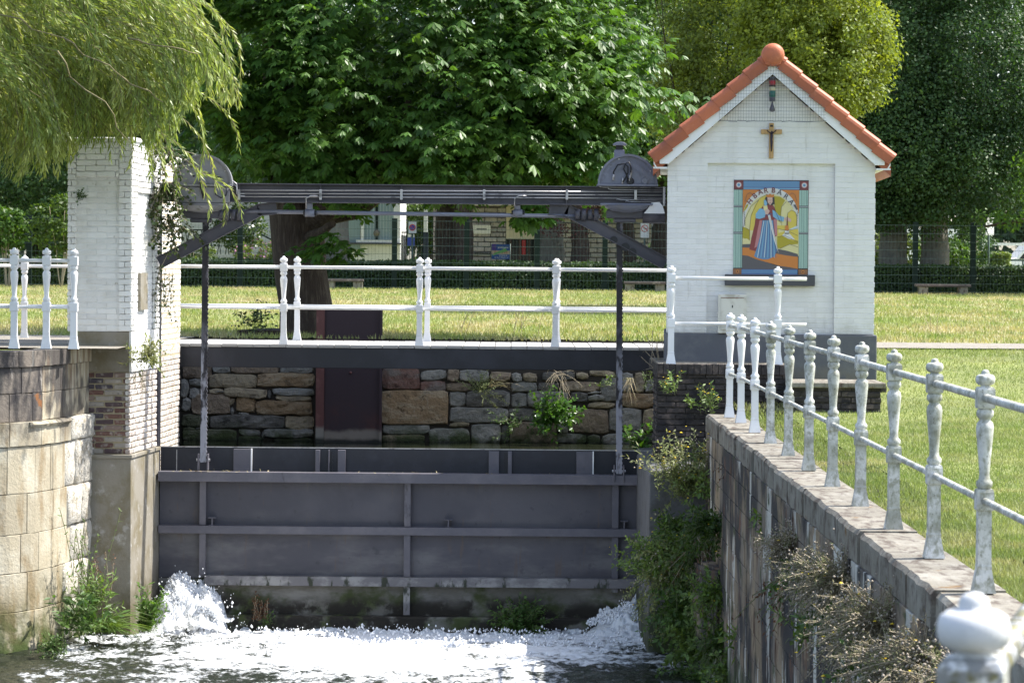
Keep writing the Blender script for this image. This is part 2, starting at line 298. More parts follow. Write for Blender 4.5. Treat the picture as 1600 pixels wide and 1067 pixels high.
M['concrete'] = mat('grey_concrete', (.12, .12, .125), .85, 0, [dict(c=(.07, .068, .062), s=4, lo=.45, hi=.7), dict(c=(.035, .045, .015), s=3, lo=.35, hi=.5, z=(.2, .7), zw=.7)], bump=(30, .006))
M['paver'] = mat('pale_bridge_paver', (.38, .37, .36), .8, 0, [dict(c=(.38, .37, .35), s=9, lo=.45, hi=.7)], rnd=.1, bump=(40, .003))
M['gravel'] = mat('sandy_path', (.27, .245, .21), .95, 0, [dict(c=(.19, .17, .14), s=5, lo=.45, hi=.7), dict(c=(.33, .30, .25), s=60, lo=.5, hi=.7)], bump=(90, .012))
def stone_mat(n, c, c2): return mat(n, c, .88, 0, [dict(c=c2, s=5, lo=.42, hi=.66, st=(.7, 1, 1.6)), dict(c=tuple(x * .42 for x in c), s=8, lo=.56, hi=.7), dict(c=(.40, .38, .33), s=22, lo=.64, hi=.74, a=.6), dict(c=(.045, .062, .016), s=3, lo=.36, hi=.56, z=(1.66, 2.0), zw=.35), dict(c=(.012, .014, .008), s=3, lo=.2, hi=.3, z=(1.62, 1.74), zw=.1)], rnd=.2, bump=(13, .05))
M['st_grey'] = stone_mat('grey_fieldstone', (.22, .21, .185), (.32, .30, .26))
M['st_tan'] = stone_mat('tan_fieldstone', (.36, .29, .19), (.25, .20, .14))
M['st_ochre'] = stone_mat('ochre_fieldstone', (.30, .20, .11), (.40, .31, .20))
M['st_brown'] = stone_mat('brown_fieldstone', (.20, .15, .105), (.29, .225, .155))
M['st_red'] = stone_mat('reddish_fieldstone', (.16, .085, .065), (.17, .14, .12))
M['st_dark'] = stone_mat('dark_fieldstone', (.125, .115, .10), (.20, .185, .16))
M['st_moss'] = stone_mat('mossy_fieldstone', (.10, .105, .06), (.16, .15, .11))
M['black'] = mat('deep_joint', (.045, .038, .03), 1)
M['bark'] = mat('dark_bark', (.050, .036, .028), .95, 0, [dict(c=(.095, .075, .058), s=9, lo=.45, hi=.7, st=(2, 2, .4))], bump=(16, .05, (2, 2, .35)))
M['greybark'] = mat('grey_bark', (.16, .15, .125), .95, 0, [dict(c=(.10, .095, .08), s=6, lo=.45, hi=.7, st=(2, 2, .5))], bump=(16, .02, (2, 2, .35)))
M['twig'] = mat('willow_twig', (.20, .17, .08), .7)
M['stem'] = mat('green_stem', (.13, .15, .06), .7)
M['drystem'] = mat('dry_stem', (.32, .27, .19), .8)
M['iron'] = mat('green_black_iron', (.006, .016, .012), .6, spec=.2)
M['wiremesh'] = mat('galvanised_wire', (.09, .13, .12), .5, .2)
M['yellowflower'] = mat('yellow_petal', (.75, .52, .02), .6)
M['seedhead'] = mat('fluffy_seedhead', (.36, .31, .25), .9)
M['pinkflower'] = mat('pink_petal', (.45, .22, .33), .7)
L_ = {}
L_['chest'] = leafmat('horse_chestnut_leaf', (.050, .118, .022), (.085, .165, .030), .42, .36, (1.5, 1.5, .5), .8, .35)
L_['willow'] = leafmat('willow_leaf', (.23, .30, .085), (.32, .36, .12), .40, .42, (1.3, 1.3, .55), 1.5)
L_['yellow'] = leafmat('yellow_green_leaf', (.215, .27, .045), (.14, .20, .035), .5, .48, (1.4, 1.3, .4), .35)
L_['olive'] = leafmat('olive_hornbeam_leaf', (.19, .24, .045), (.13, .18, .04), .5, .45, (1.4, 1.3, .4), .5)
L_['hornb'] = leafmat('hornbeam_leaf', (.070, .120, .022), (.045, .085, .018), .5, .4, (1.4, 1.4, .4), .5)
L_['bright'] = leafmat('fresh_green_leaf', (.085, .165, .028), (.055, .115, .02), .5, .42, (1.4, 1.4, .4), .6)
L_['dark'] = leafmat('dark_green_leaf', (.038, .082, .026), (.055, .110, .030), .5, .3, (1.4, 1.5, .5), .35)
L_['far'] = leafmat('blue_green_leaf', (.035, .070, .040), (.05, .09, .045), .6, .3, (1.2, 1.3, .7), .3)
L_['hedge'] = leafmat('hedge_leaf', (.030, .062, .020), (.05, .095, .022), .55, .3, (1.4, 1.4, .5), .8)
L_['shrub'] = leafmat('shrub_leaf', (.12, .18, .045), (.17, .22, .05), .5, .4, (1.3, 1.3, .5), .8)
L_['weed'] = leafmat('weed_leaf', (.11, .185, .045), (.16, .23, .06), .5, .38, (1.3, 1.3, .5), 3)
L_['weedp'] = leafmat('pale_weed_leaf', (.20, .24, .09), (.25, .26, .13), .6, .35, (1.3, 1.25, .6), 3)
L_['gloss'] = leafmat('glossy_leaf', (.055, .14, .022), (.09, .19, .03), .28, .35, (1.4, 1.4, .4), 5, .6)
L_['moss'] = leafmat('dark_wet_leaf', (.058, .115, .025), (.085, .15, .03), .5, .3, (1.2, 1.3, .5), 4)
L_['ivy'] = leafmat('ivy_leaf', (.040, .070, .020), (.075, .10, .03), .4, .25, (1.3, 1.3, .5), 5)
L_['dead'] = leafmat('withered_leaf', (.17, .075, .035), (.12, .06, .03), .8, .2, (1.2, 1, .8), 4)
L_['dry'] = leafmat('dry_straw', (.36, .30, .19), (.28, .26, .14), .8, .25, (1.1, 1, .8), 4)
L_['purple'] = leafmat('copper_beech_leaf', (.10, .035, .035), (.07, .03, .035), .5, .3, (1.6, .9, .8), 1)

# ================================================================== SETTING
def sstep(a, b, x): t = np.clip((np.asarray(x, float) - a) / (b - a), 0, 1); return t * t * (3 - 2 * t)
def gh(x, y):
    x = np.asarray(x, float); y = np.asarray(y, float)
    right = 2.55 + .57 * sstep(30.5, 37.5, y) ; left = 3.195 - .075 * sstep(33, 41, y)
    w = sstep(-3.5, 1.5, x); z = right * w + left * (1 - w)
    return z + .29 * sstep(44, 84, y) + .02 * (fbm(x * .5, y * .5, 3) - .5)

def grid(name, xs, ys, zf, m, cut=None, kind='structure', smooth=True):
    X, Y = np.meshgrid(xs, ys); Z = zf(X, Y); V = np.stack([X, Y, Z], -1).reshape(-1, 3); nx = len(xs)
    i, j = np.meshgrid(np.arange(nx - 1), np.arange(len(ys) - 1)); i = i.ravel(); j = j.ravel()
    if cut is not None:
        cx = (xs[i] + xs[i + 1]) / 2; cy = (ys[j] + ys[j + 1]) / 2; k = ~cut(cx, cy); i, j = i[k], j[k]
    a = j * nx + i
    o = npmesh(name, V, np.stack([a, a + 1, a + nx + 1, a + nx], 1), m, None, smooth); return tag(o, kind=kind)

M['soil'] = mat('dry_lawn', (.21, .24, .075), .95, 0, [dict(c=(.34, .31, .16), s=.55, lo=.40, hi=.60, st=(1, .45, 1)), dict(c=(.15, .22, .045), s=1.6, lo=.5, hi=.68, st=(1, .6, 1)), dict(c=(.42, .35, .22), s=5, lo=.55, hi=.72, a=.8)], bump=(40, .03))
M['turf'] = mat('green_lawn', (.17, .20, .065), .95, 0, [dict(c=(.25, .28, .09), s=.9, lo=.45, hi=.65), dict(c=(.33, .30, .16), s=5, lo=.62, hi=.75, a=.7)], bump=(40, .03))
xs = np.unique(np.concatenate([np.linspace(-400, -30, 14), np.linspace(-30, -7, 16), np.array([-5.9, -5.3, -4.75]), np.linspace(-4.7, 3.0, 18), np.array([2.44]), np.linspace(3.3, 12, 20), np.linspace(14, 40, 14), np.linspace(60, 400, 10)]))
ys = np.unique(np.concatenate([np.linspace(-30, 9, 14), np.linspace(10, 30, 24), np.array([31.0, 31.6, 32.4, 33.2, 34.2, 35.2, 36.2, 37.2, 38.2, 39.6, 41.1]), np.linspace(43, 90, 36), np.linspace(100, 700, 14)]))
def cutf(x, y):
    return ((x < 2.44) & (y < 31.0)) | ((x > -5.3) & (x < 3.05) & (y < 41.1)) | ((x < -5.3) & (y < 31.6))
ground = grid('ground', xs, ys, gh, [M['soil'], M['turf']], cutf)
fc = np.array([p.center[:] for p in ground.data.polygons]); ground.data.polygons.foreach_set('material_index', ((fc[:, 1] < 37.5) & (fc[:, 0] > 0)).astype(np.int32))

# lower water with foam: heightfield + foam attribute
def wtex():
    m = bpy.data.materials.new('churned_water'); m.use_nodes = True; nt = m.node_tree; b = nt.nodes['Principled BSDF']
    geo = nt.nodes.new('ShaderNodeNewGeometry'); pos = geo.outputs['Position']
    at = nt.nodes.new('ShaderNodeAttribute'); at.attribute_name = 'foam'
    n1 = _noise(nt, pos, 3.2, (1, 1.0, .5), 7); n2 = _noise(nt, pos, 13, (1, 1, .6), 5, 4)
    n = _math(nt, 'ADD', _math(nt, 'MULTIPLY', n1, .55), _math(nt, 'MULTIPLY', n2, .45))
    th = _math(nt, 'ADD', n, _math(nt, 'SUBTRACT', at.outputs['Fac'], .5))
    f = _ramp(nt, th, .43, .60)
    col = _mix(nt, f, (.018, .022, .014), (.68, .70, .72)); nt.links.new(col, b.inputs['Base Color'])
    rr = _math(nt, 'ADD', _math(nt, 'MULTIPLY', f, .5), .07); nt.links.new(rr, b.inputs['Roughness'])
    b.inputs['IOR'].default_value = 1.33
    bn = nt.nodes.new('ShaderNodeBump'); bn.inputs['Distance'].default_value = .022
    nt.links.new(_math(nt, 'ADD', n2, _math(nt, 'MULTIPLY', f, .5)), bn.inputs['Height']); nt.links.new(bn.outputs[0], b.inputs['Normal'])
    return m
M['water'] = wtex()
def foamf(x, y):
    d = 34.15 - y
    base = .605 - .037 * np.clip(d - 1.2, 0, 9) - .07 * sstep(-1.2, 1.4, x) * sstep(1.2, 3, d)
    base = base + .36 * (fbm(x * .75 + 4, y * .55, 21, 3) - .5) + .12 * (fbm(x * 3.2, y * 1.6, 55, 3) - .5)
    base = base - .5 * sstep(-4.6, -5.5, x) * (1 - sstep(29.9, 30.2, y) * 0)
    base = base + .07 * sstep(1.2, 0, np.hypot((x + 2.4) / 2.2, (y - 30.4) / 1.2))
    return np.clip(base, 0, .66)
def waterz(x, y):
    d = np.clip(34.2 - y, 0, 60)
    rid = 1 - np.abs(2 * fbm(x * 3.1, y * 3.1, 5, 5) - 1)
    rid2 = 1 - np.abs(2 * fbm(x * 9, y * 9, 8, 3) - 1)
    amp = .055 + .17 * np.exp(-(d / 1.3) ** 1.1)
    z = amp * (rid - .55) * 1.35 + (.012 + .05 * np.exp(-d / 1.3)) * (rid2 - .6)
    z = z * sstep(20, 27, y) + .015 * (fbm(x * 2, y * 2, 2) - .5) - .23 * np.exp(-(d / 1.5) ** 2)
    # the two jets escaping at the gate's ends
    sp = .45 + .75 * fbm(x * 13, y * 11, 31, 4) + .55 * (fbm(x * 38, y * 34, 77, 3) - .3)
    jl = np.exp(-np.clip(np.abs(x + 3.84) / .28, 0, 9) ** 3.2) * np.exp(-np.clip((d - .12) / .52, 0, 9) ** 2)
    jl2 = np.exp(-np.clip(np.abs(x + 3.48) / .16, 0, 9) ** 3) * np.exp(-np.clip((d - .25) / .45, 0, 9) ** 2)
    jr = np.exp(-np.clip(np.abs(x - 1.45) / .42, 0, 9) ** 2.6) * np.exp(-np.clip((d - .3) / .6, 0, 9) ** 2)
    return z + .58 * jl * sp + .36 * jl2 * sp + .36 * jr * sp
xs = np.concatenate([np.linspace(-60, -8.2, 20), np.linspace(-8, 2.5, 520)])
ys = np.concatenate([np.linspace(-30, 26, 22), np.linspace(26.5, 34.45, 470)])
water = grid('river_water', xs, ys, waterz, M['water'])
co_ = np.empty(len(water.data.vertices) * 3, dtype=np.float32); water.data.vertices.foreach_get('co', co_); co_ = co_.reshape(-1, 3)
fo = foamf(co_[:, 0], co_[:, 1]); fo = np.where(co_[:, 2] > .13, .66, fo)
at = water.data.attributes.new('foam', 'FLOAT', 'POINT'); at.data.foreach_set('value', fo.astype(np.float32))
# flying spray droplets
def spray():
    ps = []
    for cx, cy, n, sx, h in ((-3.84, 34.05, 6500, .21, .47), (-3.5, 33.95, 2600, .13, .30), (1.4, 33.85, 2600, .34, .22), (-1.2, 33.5, 500, 2.3, .03), (-3.7, 33.9, 260, .5, .5), (-1.0, 32.7, 1500, 2.6, .10), (-1.0, 32.0, 900, 2.6, .10)):
        x = cx + rng.normal(size=n) * sx * .75; y = cy - rng.random(n) * (.35 if cy > 33.5 else 1.0)
        z = h * np.exp(-np.abs((x - cx) / sx / 1.25) ** 2.6) * (1 - .5 * (cy - y) / .35) * (.55 + .62 * rng.random(n) ** .7) * (.8 + .5 * vnoise(x * 14, y * 9, 5)); ps.append(np.stack([x, y, np.where((x > -3.2) & (x < .9) & (y > 33.2), z - .17 + .12 * rng.random(n) ** 3, np.maximum(z, .02))], 1))
    ps = np.concatenate(ps); ps = ps[ps[:, 0] < 1.7]; n = len(ps); r = (.004 + .014 * rng.random(n) ** 3)[:, None]
    o6 = np.array([(1, 0, 0), (-1, 0, 0), (0, 1, 0), (0, -1, 0), (0, 0, 1.4), (0, 0, -1.2)])
    V = (ps[:, None] + o6[None] * r[:, None]).reshape(-1, 3)
    f8 = np.array([(0, 2, 4), (2, 1, 4), (1, 3, 4), (3, 0, 4), (2, 0, 5), (1, 2, 5), (3, 1, 5), (0, 3, 5)])
    return npmesh('spray', V, (np.arange(n)[:, None, None] * 6 + f8[None]).reshape(-1, 3), mat('white_spray', (.88, .9, .93), .3), None, True)
tag(spray(), 'white droplets of spray thrown up below the sluice gate', 'spray', kind='stuff')

M['upwater'] = mat('still_dark_water', (.022, .026, .014), .06, 0, spec=.5, bump=(6, .006))
tag(MB().box((-9, 34.35, .0), (6, 41.3, 1.66)).build('upper_water', M['upwater']), kind='structure')

# paths
def strip(name, x0, x1, y0, y1, dz, m, n=30):
    return grid(name, np.linspace(x0, x1, n), np.linspace(y0, y1, 5), lambda x, y: gh(x, y) + dz, m)
strip('path', 3.06, 80, 37.7, 40.2, .022, M['gravel'])
pp = strip('landing_path', -30, -4.32, 31.9, 39.8, .024, M['gravel'])

# ------------------------------------------------------------------ masonry helpers
def variants(name, l, h, d, mats, n=4, c=.006, j=.003):
    out = []
    for k in range(n):
        mb = MB().cbox((0, 0, 0), (l, d, h), c)
        mb.v = [(v[0] + random.uniform(-j, j), v[1] + random.uniform(-j, j) * .6, v[2] + random.uniform(-j, j)) for v in mb.v]
        me = mb.mesh(name); me.materials.append(mats); out.append(me)
    return out

def brick_face(parent, o, u, n, W, Hh, bl, bh, bd, jt, m, name='brick', inside=None, limit=300, proud=.003, half=True, c=.006, j=.003, flip=False):
    """bricks in running bond on the plane through o spanned by u and z; n outward. Returns number of bricks."""
    o, u, n = Vector(o), Vector(u).normalized(), Vector(n).normalized()
    vs = variants(name, bl - jt, bh - jt, bd, m, 4, c, j); rows = int(round(Hh / bh)); cnt = 0; rest = MB()
    base = Matrix((u, -n, Vector((0, 0, 1)))).transposed().to_4x4()
    todo = []
    for r in range(rows):
        x = -(bl / 2 if (r % 2 and half) else 0) - random.uniform(0, .01)
        while x < W - .01:
            a, b = max(x, 0), min(x + bl, W); x += bl
            if b - a < .03: continue
            z0 = r * bh
            if inside and not inside(a, b, z0, z0 + bh): continue
            todo.append((a, b, z0))
    random.shuffle(todo)
    for a, b, z0 in todo:
        mt = Matrix.Translation(o + u * (a + jt / 2) + Vector((0, 0, z0 + jt / 2)) + n * (random.uniform(0, proud) + .0))
        sc = (b - a - jt) / (bl - jt); mt = mt @ base @ Matrix.Diagonal((sc, 1, 1, 1))
        if cnt < limit:
            ob = link(name, random.choice(vs), parent); ob.matrix_local = mt
        else:
            me = random.choice(vs); rest.add([mt @ v.co for v in me.vertices], [tuple(p.vertices) for p in me.polygons])
        cnt += 1
    if rest.v: tag(rest.build(name + 'work_beyond' if False else 'brickwork', m, parent), kind='stuff')
    return cnt

# ------------------------------------------------------------------ stone wall upstream (drawn stone by stone)
SW = thing('stone_wall', 'uneven fieldstone retaining wall seen under the footbridge above the still water', 'wall', (0, 41.0, 0))
MB().box((-6.5, .045, 1.4), (5.0, .8, 3.10)).build('wall_core', M['black'], SW)
stones = """0 165 338 340 425 b|0 342 342 450 400 g|0 452 338 742 398 b|0 748 345 948 395 g|0 150 425 200 540 g|0 203 425 320 470 g|0 318 400 605 482 t|0 607 398 950 478 o
0 205 487 268 560 g|0 268 484 318 520 d|0 320 483 412 517 t|0 408 486 668 542 t|0 672 490 700 545 d|0 702 482 952 525 g|0 725 526 942 560 t|0 160 540 218 622 g|0 218 518 452 640 b|0 430 540 478 588 t
0 482 536 600 630 o|0 604 558 942 642 o|0 500 622 568 648 g|0 160 636 322 712 m|0 324 645 772 722 d|0 775 650 946 732 t|0 165 712 240 745 m|0 245 710 330 728 g|0 165 730 490 808 m|0 502 726 632 772 g|0 634 738 652 790 g|0 652 726 952 778 g
0 170 808 300 835 g|0 302 806 490 840 m|0 495 765 643 838 m|0 650 795 705 838 g|0 708 782 950 842 m|0 455 590 480 640 g|0 340 500 410 516 g
1 -170 366 60 492 r|1 62 376 218 436 g|1 220 368 292 445 b|1 294 372 470 440 g|1 62 436 215 502 r|1 217 450 370 502 b|1 -172 497 232 698 o|1 -170 700 115 758 g|1 -168 762 90 830 t|1 236 508 335 600 g
1 338 500 596 600 d|1 237 603 585 692 g|1 237 688 360 718 t|1 112 722 355 830 g|1 362 696 540 830 g|1 588 604 762 680 d|1 592 683 880 832 b|1 474 385 602 440 b|1 606 388 670 445 g|1 673 388 760 446 t
1 790 385 987 440 d|1 990 388 1066 430 t|1 1072 378 1228 416 t|1 602 447 758 508 g|1 762 446 893 503 d|1 896 445 1135 502 b|1 602 512 700 600 g|1 704 506 950 600 g|1 955 508 1060 568 d|1 1063 500 1142 518 g|1 1062 521 1165 560 g|1 1064 564 1228 600 t
1 1266 512 1462 598 o|1 1142 420 1262 560 g|1 1264 390 1336 510 g|1 1338 392 1402 512 t|1 1404 430 1470 510 g|1 945 606 1186 750 b|1 1190 604 1262 742 g|1 1265 602 1390 738 g|1 1392 604 1480 740 t|1 860 753 1056 812 g|1 1060 756 1140 828 d|1 1143 760 1262 825 g|1 1265 745 1400 832 g|1 1402 745 1500 832 d
1 884 690 943 750 g|1 764 604 940 684 d|1 540 700 590 830 d|1 1136 445 1141 500 g|1 560 512 600 600 g"""
SM = dict(g='st_grey', t='st_tan', o='st_ochre', b='st_brown', r='st_red', d='st_dark', m='st_moss')
def stone(name, x0, x1, z0, z1, depth, m, parent, y=0.0, jit=.013):
    w, h = x1 - x0, z1 - z0; nx = max(2, min(8, int(w / .09))); nz = 2 if h < .16 else 4
    V = []; e_ = .016; ux = np.unique(np.concatenate([np.linspace(0, 1, nx + 1), [e_ / w, 1 - e_ / w]])); uz = np.unique(np.concatenate([np.linspace(0, 1, nz + 1), [e_ / h, 1 - e_ / h]])); nx = len(ux) - 1; nz = len(uz) - 1; sd_ = random.randint(0, 9999)
    def pos(a, b):
        ex = min(a, 1 - a) * w; ez = min(b, 1 - b) * h; e = min(ex, ez)
        yy = -depth + .024 * max(0, 1 - min(ex, ez) / .016) + .012 * max(0, 1 - min(ex, ez) / .06) + float(fbm(np.array(a * w * 9), np.array(b * h * 11), sd_, 3) - .5) * .05
        ox = (float(vnoise(np.array(b * h * 7), np.array(3.), sd_)) - .5) * jit * 2.2; oz = (float(vnoise(np.array(a * w * 6), np.array(7.), sd_)) - .5) * jit * 2.2
        cx = .02 * (1 if ez < .02 and ex < .02 else 0)
        return (x0 + a * w + ox + (cx if a < .5 else -cx) * .5, y + yy, z0 + b * h + oz + (cx if b < .5 else -cx) * .8)
    for b in uz:
        for a in ux: V.append(pos(a, b))
    n = nx + 1; Fq = [(j * n + i, j * n + i + 1, (j + 1) * n + i + 1, (j + 1) * n + i) for j in range(nz) for i in range(nx)]
    ring = [i for i in range(n)] + [j * n + nx for j in range(1, nz + 1)] + [nz * n + i for i in range(nx - 1, -1, -1)] + [j * n for j in range(nz - 1, 0, -1)]
    b0 = len(V); V += [(V[i][0], y + .13, V[i][2]) for i in ring]; k = len(ring)
    Fq += [(ring[(i + 1) % k], ring[i], b0 + i, b0 + (i + 1) % k) for i in range(k)]
    me = bpy.data.meshes.new(name); me.from_pydata(V, [], Fq)
    return link(name, me, parent, m)
for tok in stones.replace('\n', '|').split('|'):
    p = tok.split(); ox = 640 if p[0] == '1' else 240
    a, b, c, d = [float(v) / 3.81 for v in p[1:5]]
    q0 = Pt(ox + a, 480 + d, 40.9); q1 = Pt(ox + c, 480 + b, 40.9)
    stone('stone', q0.x - .001, q1.x + .001, q0.z - .001, q1.z + .001, random.uniform(.0, .05), M[SM[p[5]]], SW)
for k in range(14):   # hidden upper course and shaded courses left of the sheet
    stone('stone', -6.4 + k * .8, -5.66 + k * .8, 2.86, 3.07, .02, M['st_grey'], SW)

# rusty sheet
RS = thing('rusty_shutter', 'tall red brown rusted steel shutter standing against the fieldstone wall', 'shutter', (0, 40.72, 0))
a, b = Pt(507, 590, 40.7), Pt(597, 590, 40.7); top = Pt(545, 478, 40.7).z
MB().box((a.x, -.02, 1.5), (b.x, .03, top)).box((b.x - .035, -.06, 1.5), (b.x + .0, -.021, top)).build('steel_sheet', M['rust'], RS)
a2 = Pt(494, 590, 40.7)
MB().box((a2.x, -.06, 1.5), (a.x - .002, -.045, top)).box((a2.x, -.045, 1.5), (a2.x + .012, .04, top)).box((a.x - .016, -.045, 1.5), (a.x - .002, .04, top)).build('side_channel', M['rustcol'], RS)
MB().lathe([(.02, 0), (.02, -.03), (.006, -.036)], (Pt(548, 582, 40.7).x, -.02, Pt(548, 582, 40.7).z), 10, 'y').build('bolt', M['rustcol'], RS)

# ------------------------------------------------------------------ left quay (curved sandstone)
_LP = [Vector(p) for p in ((-9.4, 30.15), (-7.6, 30.2), (-6.4, 30.3), (-5.75, 30.45), (-5.35, 30.70), (-5.11, 31.05), (-4.98, 31.5), (-4.87, 32.1), (-4.71, 33.15))]
_LS = [0.0]
for _a, _b in zip(_LP, _LP[1:]): _LS.append(_LS[-1] + (_b - _a).length)
def _lp(s):
    s = min(max(s, 0), _LS[-1] - 1e-4); k = max(i for i in range(len(_LS) - 1) if _LS[i] <= s); return _LP[k].lerp(_LP[k + 1], (s - _LS[k]) / (_LS[k + 1] - _LS[k]))
def lpath(s, off=0):     # plan of the curved wall, s in metres from the left; off = outward offset
    p = (_lp(s - .12) + _lp(s) * 2 + _lp(s + .12)) / 4; t = (_lp(s + .15) - _lp(s - .15)).normalized(); n = Vector((t.y, -t.x))
    return p + n * off, n
SL = _LS[-1]
def curved_block(name, s0, s1, z0, z1, off, m, parent, c=.005, depth=.25, ns=None, rough=0):
    ns = ns or max(1, int((s1 - s0) / .12)); V = []; Fq = []
    st = [s0, s0 + c] + [s0 + (s1 - s0) * k / ns for k in range(1, ns)] + [s1 - c, s1]; zs = [z0, z0 + c] + ([z0 + (z1 - z0) * k / 3 for k in (1, 2)] if rough else []) + [z1 - c, z1]
    for iz, z in enumerate(zs):
        for i, s in enumerate(st):
            e = i in (0, len(st) - 1) or iz in (0, len(zs) - 1)
            p, n = lpath(s, off - (c if e else 0) + (random.uniform(-rough, rough) if rough else 0)); V.append((p.x, p.y, z + (random.uniform(-.004, .004) if not rough else random.uniform(-rough, rough) * .5)))
    k = len(st); nz = len(zs)
    for j in range(nz - 1):
        for i in range(k - 1): Fq.append((j * k + i, j * k + i + 1, (j + 1) * k + i + 1, (j + 1) * k + i))
    b0 = len(V)
    for z in (z0, z1):
        for s in st: p, n = lpath(s, off - depth); V.append((p.x, p.y, z))
    for i in range(k - 1):
        Fq.append((i + 1, i, b0 + i, b0 + i + 1)); Fq.append(((nz - 1) * k + i, (nz - 1) * k + i + 1, b0 + k + i + 1, b0 + k + i))
    Fq.append((0,) + tuple(j * k for j in range(1, nz)) + (b0 + k, b0)); Fq.append(tuple(j * k + k - 1 for j in range(nz - 1, -1, -1)) + (b0 + k - 1, b0 + 2 * k - 1))
    me = bpy.data.meshes.new(name); me.from_pydata(V, [], Fq)
    if rough: me.polygons.foreach_set('use_smooth', [True] * len(Fq))
    return link(name, me, parent, m)
QL = thing('sandstone_quay', 'curved quay wall of yellow sandstone blocks beside the white brick pillar', 'quay wall', (0, 0, 0))
core = [lpath(s, -.03) for s in np.linspace(0, SL, 40)]
MB().prism([(p[0].x, p[0].y) for p in core] + [(-5.2, 33.3), (-9.2, 33.3)], -.6, 3.16).build('wall_core', M['jointdark'], QL)
crs = [3.215, 3.04, 2.76, 2.46, 2.20, 1.70, 1.27, .86, .45, .02, -.35]
for i in range(len(crs) - 1):
    z1, z0 = crs[i], crs[i + 1]; s = 2.3 - random.random() * .4; low = i >= 3; cut = _LS[5] + .25
    while s < SL - .05:
        L = random.uniform(.42, .68) if not (2 <= i) else random.uniform(.28, .62)
        e = min(s + L, SL - .02)
        if i < 3 and s < cut - .02 < e: e = cut; L = e - s
        if e - s > .05:
            rb = low and s > SL - 1.35 and i < 9
            m = M['sanddark'] if (i < 3 and s < cut - .01) else (M['rubble'] if rb else M['sand'])
            off = (.03 if i == 0 else .0) + (.035 if low else 0) + (.02 if i == 3 else 0)
            curved_block('coping_stone' if i == 0 else 'block', s + .0025, e - .0025, z0 + .0025, z1 - .0025, off + (random.uniform(0, .03) if rb else random.uniform(0, .004)), m, QL, .02 if rb else .005, rough=.012 if rb else 0)
        s += L
# moulded string course
for k in range(3): curved_block('moulding', _LS[5] - .1 + k * .34, _LS[5] + .235 + k * .34, 2.40, 2.455, .10, M['sand'], QL, .025)

# ------------------------------------------------------------------ left sluice pillar
PY = thing('sluice_pillar', 'old white painted brick pillar half covered by the hanging willow', 'pillar', (-4.275, 32.75, 0), R(-5))
PY.rotation_euler = (0, R(-.35), R(-5))
WP = .715; zc, zb, zr = 3.385, 2.93, 2.00; ZT = 5.52; DP = 1.50
mb = MB(); mb.box((-WP + .01, .011, zc), (-.011, DP, ZT)); mb.build('brick_core', M['joint'], PY)
def insF(a, b, z0, z1): return True
brick_face(PY, (-WP, 0.008, zc), (1, 0, 0), (0, -1, 0), WP, ZT - zc, .225, .0655, .03, .006, M['oldwhite'], limit=130, c=.006, j=.005, proud=.004)
brick_face(PY, (-.008, 0, zc), (0, 1, 0), (1, 0, 0), DP, ZT - zc, .225, .0655, .03, .006, M['oldwhite'], limit=165, c=.008, j=.005, proud=.004)
# proud edge piers and head band on both faces
for (x0, x1, z0, z1) in ((-WP, -WP + .10, zc, ZT), (-.125, .022, zc, ZT), (-WP + .102, -.127, 5.12, ZT)):
    brick_face(PY, (x0, -.02, z0), (1, 0, 0), (0, -1, 0), x1 - x0, z1 - z0, .225 if x1 - x0 > .2 else x1 - x0, .0655, .026, .007, M['oldwhite'], limit=60, c=.007, j=.005)
for (y0, y1, z0, z1) in ((-.02, .30, zc, ZT), (1.22, DP, zc, ZT), (.302, 1.218, 4.95, ZT)):
    brick_face(PY, (.022, y0, z0), (0, 1, 0), (1, 0, 0), y1 - y0, z1 - z0, .225, .0655, .026, .007, M['oldwhite'], limit=60, c=.007, j=.005)
MB().cbox((-WP - .03, -.045, ZT), (.045, DP + .03, ZT + .05), .01).build('capstone', M['oldwhite'], PY)
MB().box((-.0, .42, 3.62), (.031, .80, 4.04)).build('patch_plate', M['render'], PY)
MB().cbox((-WP + .12, .004, zb), (-.006, .3, zc - .002), .008).box((-WP + .12, .3, zb), (-.02, DP, zc - .003)).build('cement_base', M['render'], PY)
MB().box((-.0055, -.0, zb), (.018, DP, zc - .002)).build('side_render', M['oldwhite'], PY)
# lower brick
MB().box((-WP + .2, .025, -.4), (-.02, DP, zb - .002)).build('brick_core', M['mortar'], PY)
brick_face(PY, (-WP + .21, .012, zr), (1, 0, 0), (0, -1, 0), WP - .215, zb - zr, .215, .066, .05, .017, M['redbrick'], limit=90, c=.008, j=.005, proud=.006)
brick_face(PY, (-.004, .0, zr), (0, 1, 0), (1, 0, 0), DP, zb - zr, .215, .066, .05, .013, M['palebrick'], limit=150, c=.008, j=.005, proud=.006)
mb = MB(); mb.prism([(-WP + .16, -.03), (.022, -.03), (.022, DP), (-WP + .16, DP)], -.5, zr - .04)
mb.prism([(-WP + .13, -.055), (.04, -.055), (.04, DP), (-WP + .13, DP)], zr - .041, zr); mb.build('cement_footing', M['render'], PY, .006)
